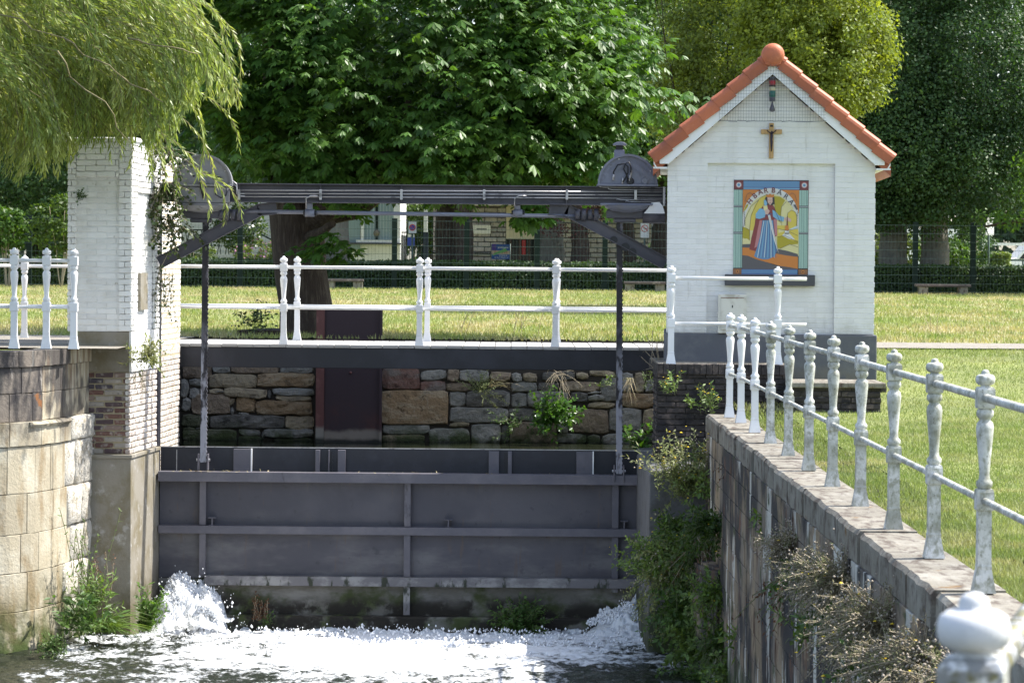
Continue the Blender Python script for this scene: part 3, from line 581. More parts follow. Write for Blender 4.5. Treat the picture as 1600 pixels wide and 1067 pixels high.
# buff repair strip between quay and pillar, rear pier, abutment
MB().box((-WP + .0, .03, -.4), (-WP + .155, .6, zb)).build('buff_infill', M['mortar'], PY)
RP = thing('rear_pier', 'narrow faded white brick pier behind the gate slot and its ivy', 'pier', (-4.17, 34.52, 0), R(-3))
MB().box((-.75, .012, 3.0), (-.012, 1.5, 5.45)).box((-.75, .012, -.4), (-.02, 1.5, 2.998)).build('pier_core', M['mortar'], RP)
brick_face(RP, (-.72, .0, 3.1), (1, 0, 0), (0, -1, 0), .72, 2.35, .225, .0655, .03, .006, M['oldwhite'], limit=90, c=.008, j=.005)
brick_face(RP, (-.012, .0, 3.1), (0, 1, 0), (1, 0, 0), 1.5, 2.35, .225, .0655, .03, .006, M['oldwhite'], limit=120, c=.008, j=.005)
brick_face(RP, (-.72, .0, 1.6), (1, 0, 0), (0, -1, 0), .72, 1.49, .225, .0655, .03, .010, M['palebrick'], limit=80, c=.008, j=.005)
brick_face(RP, (-.012, .0, 1.6), (0, 1, 0), (1, 0, 0), 1.5, 1.49, .225, .0655, .03, .010, M['palebrick'], limit=120, c=.008, j=.005)
AB = thing('bridge_abutment', 'dark brick abutment carrying the pillar end of the footbridge', 'abutment', (-4.16, 36.1, 0), R(9))
MB().box((-3, .0, 1.3), (-.03, 5.0, 2.90)).build('wall_core', M['darkmortar'], AB)
brick_face(AB, (-.015, .0, 1.6), (0, 1, 0), (1, 0, 0), 5.0, 1.29, .225, .066, .03, .010, M['darkbrick'], limit=200, c=.008, j=.005)
AR = thing('bridge_abutment', 'dark brick abutment under the white gabled building at the footbridge end', 'abutment', (1.75, 34.6, 0), R(-20))
MB().box((.02, .0, -.3), (2.0, 3.2, 2.80)).box((1.0, 3.2, -.3), (2.0, 7.5, 2.8)).build('wall_core', M['darkmortar'], AR)

# ------------------------------------------------------------------ right quay
CZ = 2.593
QR = thing('quay_wall', 'long stained stone quay wall running beneath the white post railing', 'quay wall', (2.10, 0, 0))
MB().box((.008, -20, -.5), (1.1, 31.15, 2.40)).build('wall_core', M['quayjoint'], QR)
y = 9.0
while y < 31.2:
    L = random.uniform(.95, 1.15); e = min(y + L, 31.25)
    mb = MB(); nseg = 6; dz = random.uniform(-.008, .006); dx = random.uniform(-.012, .012)
    V = []; 
    for k in range(nseg + 1):
        yy = y + .006 + (e - y - .012) * k / nseg; w = random.uniform(-.012, .008)
        V += [(dx + w, yy, 2.40), (dx + w + .0, yy, CZ - .025 + dz), (dx + .022 + w, yy, CZ + dz), (.365, yy, CZ + dz), (.372, yy, 2.40)]
    fs = []
    for k in range(nseg):
        for i in range(5): a = k * 5 + i; b2 = k * 5 + (i + 1) % 5; fs.append((a, b2, b2 + 5, a + 5))
    fs += [(4, 3, 2, 1, 0), tuple(nseg * 5 + i for i in range(5))]
    mb.add(V, fs); mb.build('coping_stone', M['coping'], QR, 0); y = e
mb = MB().box((-.002, -20, 2.41), (.37, 8.99, CZ)); mb.build('coping_stone', M['coping'], QR)
def vis(y, z): return z > H - .150 * y - .05
hts = [2.395, 2.20, 1.97, 1.74, 1.50, 1.27, 1.04, .81, .58, .35, .12, -.12]
for i in range(len(hts) - 1):
    z1, z0 = hts[i], hts[i + 1]; y = 9.5 + random.random() * .3; bl = .30 if i == 0 else .48
    while y < 31.2:
        L = bl * random.uniform(.85, 1.15); e = min(y + L, 31.2)
        if vis(e, z1) and e - y > .05:
            ob = MB().cbox((-.004, y + .003, z0 + .003), (.09, e - .003, z1 - .003), .005)
            ob.v = [(v[0] + random.uniform(-.002, .002), v[1] + random.uniform(-.003, .003), v[2] + random.uniform(-.003, .003)) for v in ob.v]
            q = ob.build('brick' if i == 0 else 'block', M['quaystone'], QR); q.location.x = random.uniform(-.003, .002)
        y = e
# thicker foot of the wall near the gate with its rounded ledge
LF = thing('wall_buttress', 'low rounded buttress of stained stone overgrown with weeds beside the foaming water', 'buttress', (0, 0, 0))
pth = [(2.10, 28.9), (2.0, 29.2), (1.94, 29.6), (1.90, 30.2), (1.93, 30.7), (2.02, 31.05), (2.2, 31.15)]
MB().prism(pth, -.5, 1.18).build('stone_core', M['quaystone'], LF)
for i in range(7):
    z0 = 1.16 - .25 * (i + 1)
    for k in range(5):
        (x0, y0), (x1, y1) = pth[k], pth[k + 1]; n = max(1, int(math.hypot(x1 - x0, y1 - y0) / .45))
        for q in range(n):
            ax, ay = x0 + (x1 - x0) * q / n, y0 + (y1 - y0) * q / n; bx, by = x0 + (x1 - x0) * (q + 1) / n, y0 + (y1 - y0) * (q + 1) / n
            d = Vector((bx - ax, by - ay, 0)); L = d.length; d.normalize(); nn = Vector((-d.y, d.x, 0)); nn = nn if nn.x < 0 else -nn
            ob = MB().cbox((.004, 0, 0), (L - .004, .07, .24), .008).build('block', M['quaystone'], LF)
            ob.matrix_local = Matrix.Translation(Vector((ax, ay, z0)) + nn * .03) @ Matrix((d, -nn, Vector((0, 0, 1)))).transposed().to_4x4()
PR = thing('concrete_pier', 'grey concrete pier at the gate end, wet and mossy at its foot', 'pier', (0, 0, 0))
MB().prism([(1.49, -.5), (1.49, 1.93), (1.52, 1.985), (2.12, 2.02), (2.12, -.5)], 31.15, 34.9, 'y').build('pier_body', M['concrete'], PR, .015)

# ------------------------------------------------------------------ brick platform in front of the shrine
PF = thing('brick_platform', 'blackened brick platform with an upright brick edge below the white gabled building', 'platform', (0, 32.4, 0))
x0, x1 = 1.63, 3.10; ztop = 3.085
MB().box((x0 + .01, .05, -.4), (x1, .9, ztop - .12)).box((x0 + .01, .05, ztop - .1195), (x1, 2.2, ztop - .02)).box((2.2, .9, 2.2), (4.30, 5.3, 2.82)).build('platform_core', M['darkmortar'], PF)
n = int((x1 - x0) / .068)
for k in range(n):
    ob = MB().cbox((x0 + k * .068 + .003, .0, ztop - .115), (x0 + (k + 1) * .068 - .003, .22, ztop + random.uniform(-.003, .003)), .005).build('edge_brick', M['darkbrick'], PF)
MB().box((x0 + .02, .222, ztop - .02), (x1, 2.2, ztop - .004)).build('paving', M['coping'], PF)
brick_face(PF, (x0, .035, 1.55), (1, 0, 0), (0, -1, 0), x1 - x0, ztop - .117 - 1.55, .215, .0655, .03, .010, M['darkbrick'], limit=180, c=.007, j=.005, proud=.007)
brick_face(PF, (x0, .9, 1.55), (0, -1, 0), (-1, 0, 0), .86, ztop - .117 - 1.55, .215, .0655, .03, .010, M['darkbrick'], limit=100, c=.007, j=.005, proud=.007)
BN = thing('stone_step', 'low brick step topped by a pale stone slab beside the grey plinth', 'step', (0, 31.75, 0))
MB().box((3.1, .04, 2.45), (4.04, .9, 2.86)).build('step_core', M['darkmortar'], BN)
brick_face(BN, (3.08, .03, 2.56), (1, 0, 0), (0, -1, 0), .97, .30, .215, .066, .03, .012, M['darkbrick'], limit=60, c=.007, j=.006, proud=.015)
MB().cbox((3.06, -.03, 2.862), (4.09, .92, 2.92), .008).build('slab', M['coping'], BN)

# ------------------------------------------------------------------ white gabled building
SC = F / 33.5
SH = thing('gabled_building', 'small white painted brick building with orange verge tiles and a tiled picture', 'building', (1.78, 33.5, 2.847), R(-3))
def su(px): return (px - 1042) / SC
def sv(py): return (597 - py) / SC
SWd = 2.39; gm = .873; au = SWd / 2; av = 3.53; ve = av - gm * au
prof = [(0, 0), (SWd, 0), (SWd, ve), (au, av), (0, ve)]
MB().prism([(.01, .55)] + [(SWd - .01, .55), (SWd - .01, ve), (au, av - .01), (.01, ve)], .0555, 2.3, 'y').build('wall_core', M['joint'], SH)
nu0, nu1, nv1 = su(1105), su(1303), sv(256)
MB().prism([(.01, .56), (nu0, .56), (nu0, nv1), (nu1, nv1), (nu1, .56), (SWd - .01, .56), (SWd - .01, ve), (au, av - .01), (.01, ve)], .0075, .0615, 'y').build('wall_relief', M['joint'], SH)
pu0, pu1, pv0, pv1 = su(1147), su(1262), sv(428), sv(283)
s0u, s1u, s0v, s1v = su(1133), su(1273), sv(446.5), sv(429)
bx0, bx1, bz0, bz1 = su(1123), su(1167), sv(521), sv(460)
def in_border(a, b, z0, z1):
    if z0 < .555: return False
    for u, z in ((a, z1), (b, z1)):
        if z > av - gm * abs(u - au) - .01: return False
    if b > nu0 + .004 and a < nu1 - .004 and z0 < nv1 - .01: return False
    return True
def in_niche(a, b, z0, z1):
    a += nu0; b += nu0
    if z0 < .555 or z1 > nv1 + .005: return False
    if b > pu0 and a < pu1 and z1 > pv0 - .01 and z0 < pv1: return False
    return True
# border bricks as strips so joints follow the corners
bkw = dict(bh=.0600, bd=.02, jt=.0045, m=M['whitebrick'], c=.004, j=.0018, proud=.0012)
brick_face(SH, (0, 0.004, .56), (1, 0, 0), (0, -1, 0), nu0, nv1 - .56, nu0 / 2 - .0005, limit=120, **bkw)
brick_face(SH, (nu1, 0.004, .56), (1, 0, 0), (0, -1, 0), SWd - nu1, nv1 - .56, (SWd - nu1) / 2 - .0005, limit=120, **bkw)
brick_face(SH, (0, 0.004, nv1), (1, 0, 0), (0, -1, 0), SWd, 1.05, .205, inside=lambda a, b, z0, z1: all((z1 + nv1) < av - gm * abs(u - au) + .10 for u in (a, b)), limit=90, **bkw)
for (ua, ub, va, vb, lm_) in ((nu0, pu0 - .002, .56, nv1, 70), (pu1 + .002, nu1, .56, nv1, 70), (pu0 - .002, pu1 + .002, .56, s0v - .004, 70), (pu0 - .002, pu1 + .002, pv1 + .002, nv1, 20)):
    brick_face(SH, (ua, 0.052, va), (1, 0, 0), (0, -1, 0), ub - ua, vb - va, .205, limit=lm_, **bkw)
brick_face(SH, (.006, 0.0, .56), (0, 1, 0), (-1, 0, 0), 2.3, ve - .6, .215, limit=0, **bkw)
MB().box((-.025, -.03, -.4), (SWd + .025, 2.33, .555)).build('plinth', M['plinth'], SH, .012)
MB().cbox((s0u, -.035, s0v), (s1u, .07, s1v), .006).build('sill', M['sill'], SH)
# bargeboards
def slope(u): return av - gm * abs(u - au)
for sgn in (-1, 1):
    ue = au + sgn * (au + .09); th = .15; zc_ = sv(258)
    inner = au + sgn * (av - zc_) / gm
    poly = [(au, av), (au, av + th), (ue, max(zc_, slope(ue) + th)), (ue, zc_), (inner, zc_)]
    MB().prism(poly if sgn > 0 else poly[::-1], -.115, -.085, 'y').build('bargeboard', M['whitetrim'], SH, .003)
    mb = MB(); a_, b_ = (0 - .16, .0) if sgn < 0 else (SWd, SWd + .16)
    mb.box((a_, -.084, zc_ - .055), (b_, 2.3, zc_ - .035)).prism([(a_ if sgn < 0 else b_, zc_ + .0), (a_ if sgn < 0 else b_, zc_ + .03), ((a_ + .05) if sgn < 0 else (b_ - .05), zc_ - .055), ((a_ + .03) if sgn < 0 else (b_ - .03), zc_ - .055)], -.09, 2.3, 'y')
    mb.build('eaves_soffit', M['whitetrim'], SH)
    # roof slab and verge tiles
    ang = math.atan(gm)
    mb = MB(); z0 = av + th + .01
    mb.prism([(au, z0 - .14), (au, z0 - .02), (au + sgn * 1.36, z0 - .02 - gm * 1.36), (au + sgn * 1.36, z0 - .13 - gm * 1.36)], -.083, 2.35, 'y'); mb.build('roof_boarding', M['clay'], SH)
    dirv = Vector((sgn * math.cos(ang), 0, -math.sin(ang))); nrm = Vector((sgn * math.sin(ang), 0, math.cos(ang)))
    if sgn < 0: fix = Matrix((dirv, Vector((0, 1, 0)), nrm)).transposed().to_4x4()
    else: fix = Matrix((dirv, Vector((0, 1, 0)), nrm)).transposed().to_4x4()
    starts = [.10, .185] + [.185 + .2385 * k for k in range(1, 8)]; L_t = .245
    for k, t in enumerate(starts[:8]):
        L = .10 if k == 0 else L_t
        mb = MB(); t0, t1 = -.120, -.012   # face height below the roof line along nrm
        P0 = [(0, -.012), (L, .006)]
        # cross section (y, n): rounded top corner, vertical front leg
        sec = [(-.15, -.125), (-.155, -.03), (-.145, .0), (-.12, .022), (-.08, .03), (.13, .03), (.13, .008), (-.122, .006), (-.128, -.125)]
        vs = []
        for q, (lx, dn) in enumerate(((0, -.010), (L * .97, .010), (L, .006))):
            sc_ = (1, 1.03, .985)[q]
            vs += [(lx, yy * (1 if yy > 0 else sc_), nn_ + dn) for yy, nn_ in sec]
        ns = len(sec); fs = [tuple(range(ns)), tuple(reversed(range(2 * ns, 3 * ns)))]
        for q in range(2): fs += [(q * ns + i, q * ns + (i + 1) % ns, (q + 1) * ns + (i + 1) % ns, (q + 1) * ns + i) for i in range(ns)]
        mb.add(vs, fs, False); ob = mb.build('verge_tile', M['clay'], SH, .004)
        ob.matrix_local = Matrix.Translation(Vector((au, 0, av + th + .118 + .02)) + dirv * t) @ fix
    # field tiles: rows of courses up the slope
    for col in range(9):
        for k in range(8):
            mb = MB().add([(0, 0, 0), (.245, 0, .018), (.245, .12, .045), (0, .12, .027), (0, .235, 0), (.245, .235, .018), (.245, 0, -.01), (.245, .235, -.01)], [(0, 1, 2, 3), (3, 2, 5, 4), (1, 6, 7, 5, 2)])
            if col == 0 and k == 0: tile_me = mb.mesh('roof_tile'); tile_me.materials.append(M['clay'])
            ob = link('roof_tile', tile_me, SH); ob.matrix_local = Matrix.Translation(Vector((au, .13 + col * .235, z0 + .015)) + dirv * (.12 + k * .2)) @ fix
mb = MB(); mb.lathe([(.02, -.215), (.07, -.210), (.115, -.19), (.132, -.15), (.134, -.05), (.125, .0), (.125, 2.3)], (au, 0, sv(88)), 20, 'y')
mb.prism([(au - .105, sv(88)), (au + .105, sv(88)), (au + .085, sv(103)), (au + .0, sv(106)), (au - .085, sv(103))], -.185, -.13, 'y')
mb.build('ridge_cap', M['clay'], SH, .006)
# netting over the gable peak
nb = sv(191); mb = MB(); yN = -.19
wl = lambda u: av + .15 - gm * abs(u - au)
def wire(p, q, r=.0011): mb.beam(p, q, r * 2, r * 2, (0, 1, 0))
zz = nb
while zz < av + .13:
    hw = (av + .15 - zz) / gm; hw = min(hw, au - su(1122))
    wire((au - hw, yN, zz), (au + hw, yN, zz), .0013); zz += .0385
u = su(1122)
while u <= su(1287): 
    if wl(u) > nb + .01: wire((u, yN, nb), (u, yN, wl(u)))
    u += .0305
for k in range(12):
    ua = su(1122) + k * (su(1287) - su(1122)) / 12; ub = ua + (su(1287) - su(1122)) / 12
    wire((ua, yN - .001, nb + random.uniform(-.008, .004)), (ub, yN - .001, nb + random.uniform(-.008, .004)), .0035)
tag(mb.build('bird_netting', mat('grey_net_wire', (.12, .13, .14), .5, .5), SH), kind='stuff')

def on_shrine(name, label, cat, u, y, v, g=None):
    p = SH.matrix_basis if False else (Matrix.Translation(SH.location) @ Matrix.Rotation(R(-3), 4, 'Z')) @ Vector((u, y, v))
    return thing(name, label, cat, p, R(-3), g)
# signal lamp hanging in the peak
SG = on_shrine('signal_lamp', 'slim hanging signal lamp with red, cream and green bands under the gable peak', 'lamp', su(1204), -.08, 0)
def band(name, y0, y1, r, m, n=14): MB().lathe([(r * .93, sv(y1)), (r, sv(y1) + .006), (r, sv(y0) - .006), (r * .93, sv(y0))], (0, 0, 0), n).build(name, m, SG)
c_ = lambda n, c: mat(n, c, .35)
band('cap', 122, 127, .038, c_('lamp_black', (.05, .045, .055))); band('red_lens', 127.2, 134, .036, c_('red_glass', (.35, .02, .03))); band('collar', 134.2, 137, .037, c_('lamp_brown', (.05, .03, .03)))
band('cream_lens', 137.2, 143, .035, c_('cream_glass', (.55, .50, .32))); band('green_lens', 143.2, 153, .036, c_('green_glass', (.02, .12, .10))); band('base_ring', 153.2, 160, .034, c_('lamp_grey', (.07, .065, .09)))
MB().lathe([(.006, sv(160)), (.012, sv(164)), (.022, sv(168)), (.033, sv(172)), (.030, sv(175)), (.012, sv(176))][::-1], (0, 0, 0), 14).build('bell', c_('bell_grey', (.09, .085, .11)), SG)
MB().tube([(0, 0, sv(122)), (0, 0, sv(117))], .004, 6).tube([(0, 0, sv(117)), (0, .08, sv(117))], .004, 6).build('hook', M['rubber'], SG)
# crucifix
CX = on_shrine('crucifix', 'small pale wooden crucifix with a dark figure fixed to the white gable', 'crucifix', su(1203.5), -.002, 0)
wood = mat('pale_oak', (.46, .29, .12), .55, 0, [dict(c=(.33, .19, .08), s=20, lo=.5, hi=.7, st=(3, 3, .4))])
MB().cbox((-.026, -.022, sv(248)), (.026, 0, sv(193)), .003).build('upright', wood, CX)
MB().cbox((-.120, -.024, sv(210)), (-.0265, -.002, sv(203.0)), .003).cbox((.0265, -.024, sv(210)), (.120, -.002, sv(203.0)), .003).build('crossbar', wood, CX)
MB().box((-.016, -.025, sv(199)), (.016, -.0225, sv(196))).build('titulus', M['rubber'], CX)
bm_ = MB(); zf = lambda y: sv(y); bronze = mat('dark_bronze', (.035, .028, .045), .35, .5)
bm_.tube([(0, -.034, zf(208.5)), (.003, -.038, zf(213)), (.0, -.036, zf(219)), (.002, -.036, zf(222)), (.001, -.040, zf(230)), (0, -.034, zf(237.5))], [.013, .016, .012, .014, .010, .005], 8)
bm_.tube([(.0, -.036, zf(209.5)), (.028, -.036, zf(207.4)), (.056, -.028, zf(204))], [.008, .006, .004], 6).tube([(.0, -.036, zf(209.5)), (-.028, -.036, zf(207.4)), (-.056, -.028, zf(204))], [.008, .006, .004], 6)
bm_.lathe([(.003, -.011), (.009, -.006), (.010, 0), (.008, .007), (.003, .011)], (.004, -.042, zf(206.8)), 8)
bm_.build('figure', bronze, CX)
# meter box
BX = on_shrine('meter_box', 'cream metal meter box with rust stains on the white wall above the plinth', 'meter box', (bx0 + bx1) / 2, .052, 0)
cream = mat('cream_enamel', (.66, .65, .58), .4, 0, [dict(c=(.25, .10, .04), s=9, lo=.56, hi=.66, z=(bz1 + 2.847 - .02, bz1 + 2.847 - .07), zw=.04), dict(c=(.45, .43, .36), s=5, lo=.5, hi=.7)])
hw = (bx1 - bx0) / 2
MB().cbox((-hw, -.12, bz0), (hw, 0, bz1), .008).build('case', cream, BX)
MB().cbox((-hw + .035, -.132, bz0 + .04), (hw - .035, -.1205, bz1 - .045), .004).build('door', cream, BX)
MB().box((-.006, -.136, sv(481)), (.006, -.1325, sv(477))).build('keyhole', M['rubber'], BX)
MB().box((-hw + .03, -.1335, bz1 - .046), (hw - .03, -.1205, bz1 - .040)).build('rust_seam', mat('rust_seam', (.20, .08, .03), .9), BX)
# tile picture
TP = on_shrine('tile_picture', 'coloured ceramic tile picture of a crowned saint with sword, lettered H BARBARA', 'tile picture', 0, .046, 0)
CC = {k: mat('glaze_' + k, c, .25, spec=.5) for k, c in dict(blue=(.10, .22, .38), dblue=(.06, .09, .24), red=(.20, .035, .04), maroon=(.13, .03, .035), mint=(.38, .55, .47), teal=(.04, .10, .11), orange=(.52, .18, .035), brown=(.25, .11, .05), white=(.62, .62, .60), cream=(.60, .55, .28), yellow=(.58, .46, .08), olive=(.36, .30, .02), ink=(.035, .03, .035), skin=(.55, .36, .30), slate=(.085, .08, .09), pink=(.42, .17, .18), sky=(.17, .36, .52), pale=(.50, .58, .60)).items()}
keys = list(CC); layer = [0]
def tu(x): return su(1100 + x / 5.082)
def tv(y): return sv(250 + y / 5.082)
class Pic:
    def __init__(s): s.mb = MB(); s.k = 0
    def poly(s, c, pts, raw=False):
        s.k += 1; yy = -.0005 - .00012 * s.k
        s.mb.cur = keys.index(c); q = [(tu(x), yy, tv(y)) for x, y in pts]
        n0 = len(s.mb.f); s.mb.add(q, [tuple(range(len(q)))])
    def rect(s, c, x0, y0, x1, y1): s.poly(c, [(x0, y0), (x1, y0), (x1, y1), (x0, y1)])
    def line(s, c, pts, w=2.2):
        for (x0, y0), (x1, y1) in zip(pts, pts[1:]):
            d = math.hypot(x1 - x0, y1 - y0) or 1; nx, ny = -(y1 - y0) / d * w / 2, (x1 - x0) / d * w / 2
            s.poly(c, [(x0 + nx, y0 + ny), (x1 + nx, y1 + ny), (x1 - nx, y1 - ny), (x0 - nx, y0 - ny)])
    def disc(s, c, x, y, r, n=14): s.poly(c, [(x + r * math.cos(2 * PI * k / n), y + r * math.sin(2 * PI * k / n)) for k in range(n)])
MB().box((tu(234), -.0002, tv(913)), (tu(826), .012, tv(160))).build('tile_panel', CC['ink'], TP)
P_ = Pic()
P_.rect('blue', 310, 168, 753, 236); P_.rect('dblue', 310, 217, 753, 223); P_.rect('sky', 310, 223, 753, 230)
for x0 in (236, 754):
    P_.rect('maroon', x0, 163 + (x0 > 500) * 4, x0 + 72, 235 + (x0 > 500) * 5); P_.disc('pink', x0 + 37, 200, 24); P_.disc('pale', x0 + 37, 200, 18); P_.disc('blue', x0 + 37, 200, 11)
    P_.rect('mint', x0 - 2, 240, x0 + 68, 858)
    for q in range(7): P_.rect('teal', x0 + 3 + q * 10, 240, x0 + 3 + q * 10 + (4 if q % 2 else 2.5), 858)
    for yy in (362, 572): P_.rect('slate', x0 - 2, yy, x0 + 69, yy + 17); P_.rect('pale', x0 - 2, yy + 6, x0 + 69, yy + 9)
    P_.rect('brown', x0 - 4, 866, x0 + 68, 908); P_.disc('orange', x0 + 32, 887, 13); P_.disc('ink', x0 + 32, 887, 6)
P_.rect('orange', 306, 238, 750, 420); P_.rect('cream', 306, 420, 750, 760)
arcp = lambda cx, cy, rx, ry, a0, a1, n=24: [(cx + rx * math.cos(R(a0 + (a1 - a0) * k / n)), cy - ry * math.sin(R(a0 + (a1 - a0) * k / n))) for k in range(n + 1)]
P_.poly('white', [(306, 560)] + arcp(528, 462, 222, 238, 178, 2) + [(750, 560)])
P_.poly('cream', [(318, 620)] + arcp(528, 500, 205, 228, 176, 4) + [(738, 620)])
P_.poly('yellow', [(360, 560), (372, 440), (400, 360), (450, 300), (500, 278), (470, 380), (440, 560)])
P_.poly('cream', [(325, 560), (335, 460), (375, 370), (400, 345), (372, 440), (358, 560)])
P_.poly('olive', [(552, 288), (600, 292), (640, 320), (612, 372), (606, 430), (610, 490), (590, 488), (566, 420), (556, 350)])
P_.poly('cream', [(612, 480), (606, 420), (620, 360), (650, 330), (700, 372), (735, 460), (738, 560), (620, 560)])
P_.poly('yellow', [(655, 470), (662, 420), (690, 398), (722, 412), (735, 450), (738, 540), (655, 540)])
P_.poly('olive', [(306, 530), (330, 540), (362, 560), (362, 640), (306, 620)])
P_.rect('yellow', 580, 520, 745, 640); P_.poly('cream', [(590, 545), (655, 560), (590, 580)]); P_.poly('pale', [(655, 560), (745, 515), (745, 545)]); P_.poly('white', [(655, 560), (600, 620), (720, 630)])
P_.poly('olive', [(580, 610), (620, 600), (700, 640), (745, 640), (745, 665), (680, 672), (620, 700), (580, 700)])
P_.poly('cream', [(600, 705), (680, 668), (745, 690), (745, 750), (660, 735)])
P_.poly('cream', [(306, 630), (340, 625), (375, 650), (375, 672), (306, 668)])
P_.poly('slate', [(306, 672), (370, 668), (450, 690), (580, 705), (660, 720), (745, 745), (745, 775), (560, 740), (306, 700)])
P_.poly('orange', [(306, 696), (380, 700), (560, 740), (640, 755), (745, 768), (745, 862), (640, 850), (500, 812), (306, 770)])
P_.poly('slate', [(306, 758), (350, 762), (420, 790), (500, 812), (560, 835), (680, 850), (745, 862), (745, 870), (306, 870)])
P_.rect('dblue', 300, 868, 742, 910); P_.rect('blue', 300, 872, 742, 904)
# cloak, dress, arms, head, sword, tower
P_.poly('red', [(408, 460), (440, 400), (470, 360), (500, 350), (548, 362), (566, 400), (576, 470), (582, 600), (560, 610), (470, 600), (420, 700), (410, 726), (360, 712), (376, 620), (400, 520)])
P_.poly('pink', [(440, 480), (460, 480), (440, 640), (420, 690), (400, 700), (424, 560)]); P_.poly('pink', [(552, 470), (576, 470), (582, 600), (562, 600)])
P_.poly('blue', [(464, 478), (548, 478), (560, 600), (578, 720), (560, 765), (510, 788), (470, 790), (420, 778), (398, 765), (420, 700), (446, 600)])
for q in range(6):
    x0 = 474 + q * 13; x1 = 425 + q * 27; P_.line('sky' if q % 2 else 'pale', [(x0, 485), ((x0 + x1) / 2 + 2, 620), (x1, 776)], 5)
    P_.line('dblue', [(x0 + 6, 485), ((x0 + x1) / 2 + 10, 620), (x1 + 13, 776)], 2.5)
P_.poly('sky', [(408, 430), (440, 385), (475, 392), (490, 420), (480, 456), (440, 470), (410, 465)]); P_.poly('sky', [(540, 395), (566, 410), (590, 440), (635, 455), (628, 490), (580, 475), (545, 450)])
P_.poly('cream', [(466, 365), (498, 360), (506, 400), (490, 420), (472, 395)])
P_.poly('skin', [(480, 400), (505, 390), (520, 405), (505, 435), (484, 430)]); P_.poly('skin', [(632, 462), (660, 452), (690, 470), (688, 492), (640, 480)])
P_.poly('ink', [(484, 300), (500, 286), (546, 286), (556, 310), (556, 350), (540, 360), (490, 356), (478, 340)]); P_.poly('skin', [(500, 298), (540, 298), (541, 335), (522, 360), (502, 336)])
P_.poly('sky', [(472, 320), (486, 318), (500, 345), (490, 368), (474, 356)])
P_.poly('orange', [(494, 296), (490, 270), (505, 280), (520, 266), (535, 280), (552, 270), (550, 296)]); P_.line('maroon', [(470, 476), (512, 472)], 8)
for q, dx in ((0, 0), (1, 16)): P_.disc('ink', 512 + dx, 318, 2.4, 8)
P_.line('red', [(514, 342), (528, 342)], 2.5); P_.line('brown', [(521, 322), (523, 333)], 2)
P_.poly('white', [(505, 440), (522, 436), (560, 600), (597, 755), (556, 640)]); P_.line('slate', [(514, 440), (597, 755)], 1.6); P_.line('dblue', [(494, 440), (532, 428)], 6)
P_.poly('orange', [(643, 520), (668, 520), (672, 560), (640, 560)]); P_.poly('maroon', [(652, 520), (656, 445), (661, 445), (664, 520)]); P_.rect('white', 640, 560, 674, 580); P_.rect('ink', 640, 578, 674, 586)
for ln in ([(306, 560), (325, 470), (372, 370), (450, 300), (500, 272)], [(360, 560), (372, 440), (430, 320)], [(552, 290), (560, 400), (606, 500)], [(650, 330), (612, 372), (606, 440), (616, 520)], [(655, 500), (662, 420), (690, 398), (722, 412), (735, 450)], [(580, 545), (655, 560), (745, 600)], [(655, 560), (745, 540)], [(580, 610), (640, 600), (745, 650)], [(600, 705), (680, 668), (745, 690)], [(330, 540), (362, 560), (362, 640)]): P_.line('ink', ln, 2.4)
for sx in (-1, 1): P_.line('brown', [(528 + sx * 205, 330), (528 + sx * 190, 275), (528 + sx * 165, 262), (528 + sx * 150, 275)], 5)
for k in range(9): P_.line('slate', [(312 + k * .8, 420 + k * 13), (322 + k * .8, 408 + k * 13)], 4); P_.line('slate', [(744 - k * .8, 420 + k * 13), (734 - k * .8, 408 + k * 13)], 4)
P_.poly('olive', [(312, 410), (330, 360), (350, 350), (345, 372), (325, 402)]); P_.poly('slate', [(704, 356), (722, 352), (742, 392), (730, 398)])
P_.mb.build('painted_scene', [CC[k] for k in keys], TP)
for i, (ch, x, y) in enumerate([('H', 362, 332), ('B', 400, 288), ('A', 442, 258), ('R', 487, 246), ('B', 546, 244), ('A', 596, 260), ('R', 646, 292), ('A', 688, 334)]):
    a = math.atan2(x - 528, 470 - y)
    textobj('letter', ch, .082, CC['maroon'] if i < 5 else CC['slate'], TP, Matrix.Translation((tu(x), -.028, tv(y))) @ Matrix.Rotation(a, 4, 'Y') @ Matrix.Rotation(R(90), 4, 'X'), .0006, .0016)

# ------------------------------------------------------------------ sluice gate
DG = 34.25
def zg(y, x=640): return Pt(x, y, DG).z
def xg(x, y=800): return Pt(x, y, DG).x
GT = thing('sluice_gate', 'wide dark grey riveted steel sluice gate holding back the upper water', 'sluice gate', (0, DG, 0))
xl, xr = xg(256) - .05, 1.80
MB().box((xl, .0, zg(905)), (xr, .03, zg(742))).build('upper_plate', M['gatepanel'], GT)
MB().box((xl, .002, -.02), (xr, .032, zg(906))).build('lower_plate', M['gatelow'], GT)
MB().box((xl, .06, zg(748)), (xr, .085, zg(702))).build('crest_plate', M['navy'], GT)
MB().box((xl, -.001, zg(743)), (xr, .0595, zg(740.5))).build('crest_shelf', M['girder'], GT)
def girder(name, y0, y1, m, x0=xl, x1=xr, d=.13):
    mb = MB(); zt, zb_ = zg(y0), zg(y1); mb.box((x0, -d, zb_), (x1, -d + .014, zt)).box((x0, -d + .0145, zt - .014), (x1, -.002, zt - .001)).box((x0, -d + .0145, zb_ + .001), (x1, -.002, zb_ + .014))
    return mb.build(name, m, GT, .003)
girder('top_girder', 738, 753, M['girder'], d=.20); girder('middle_girder', 822, 834.5, M['girder']); girder('lower_girder', 900, 914.5, M['girderlow'], x0=xg(322))
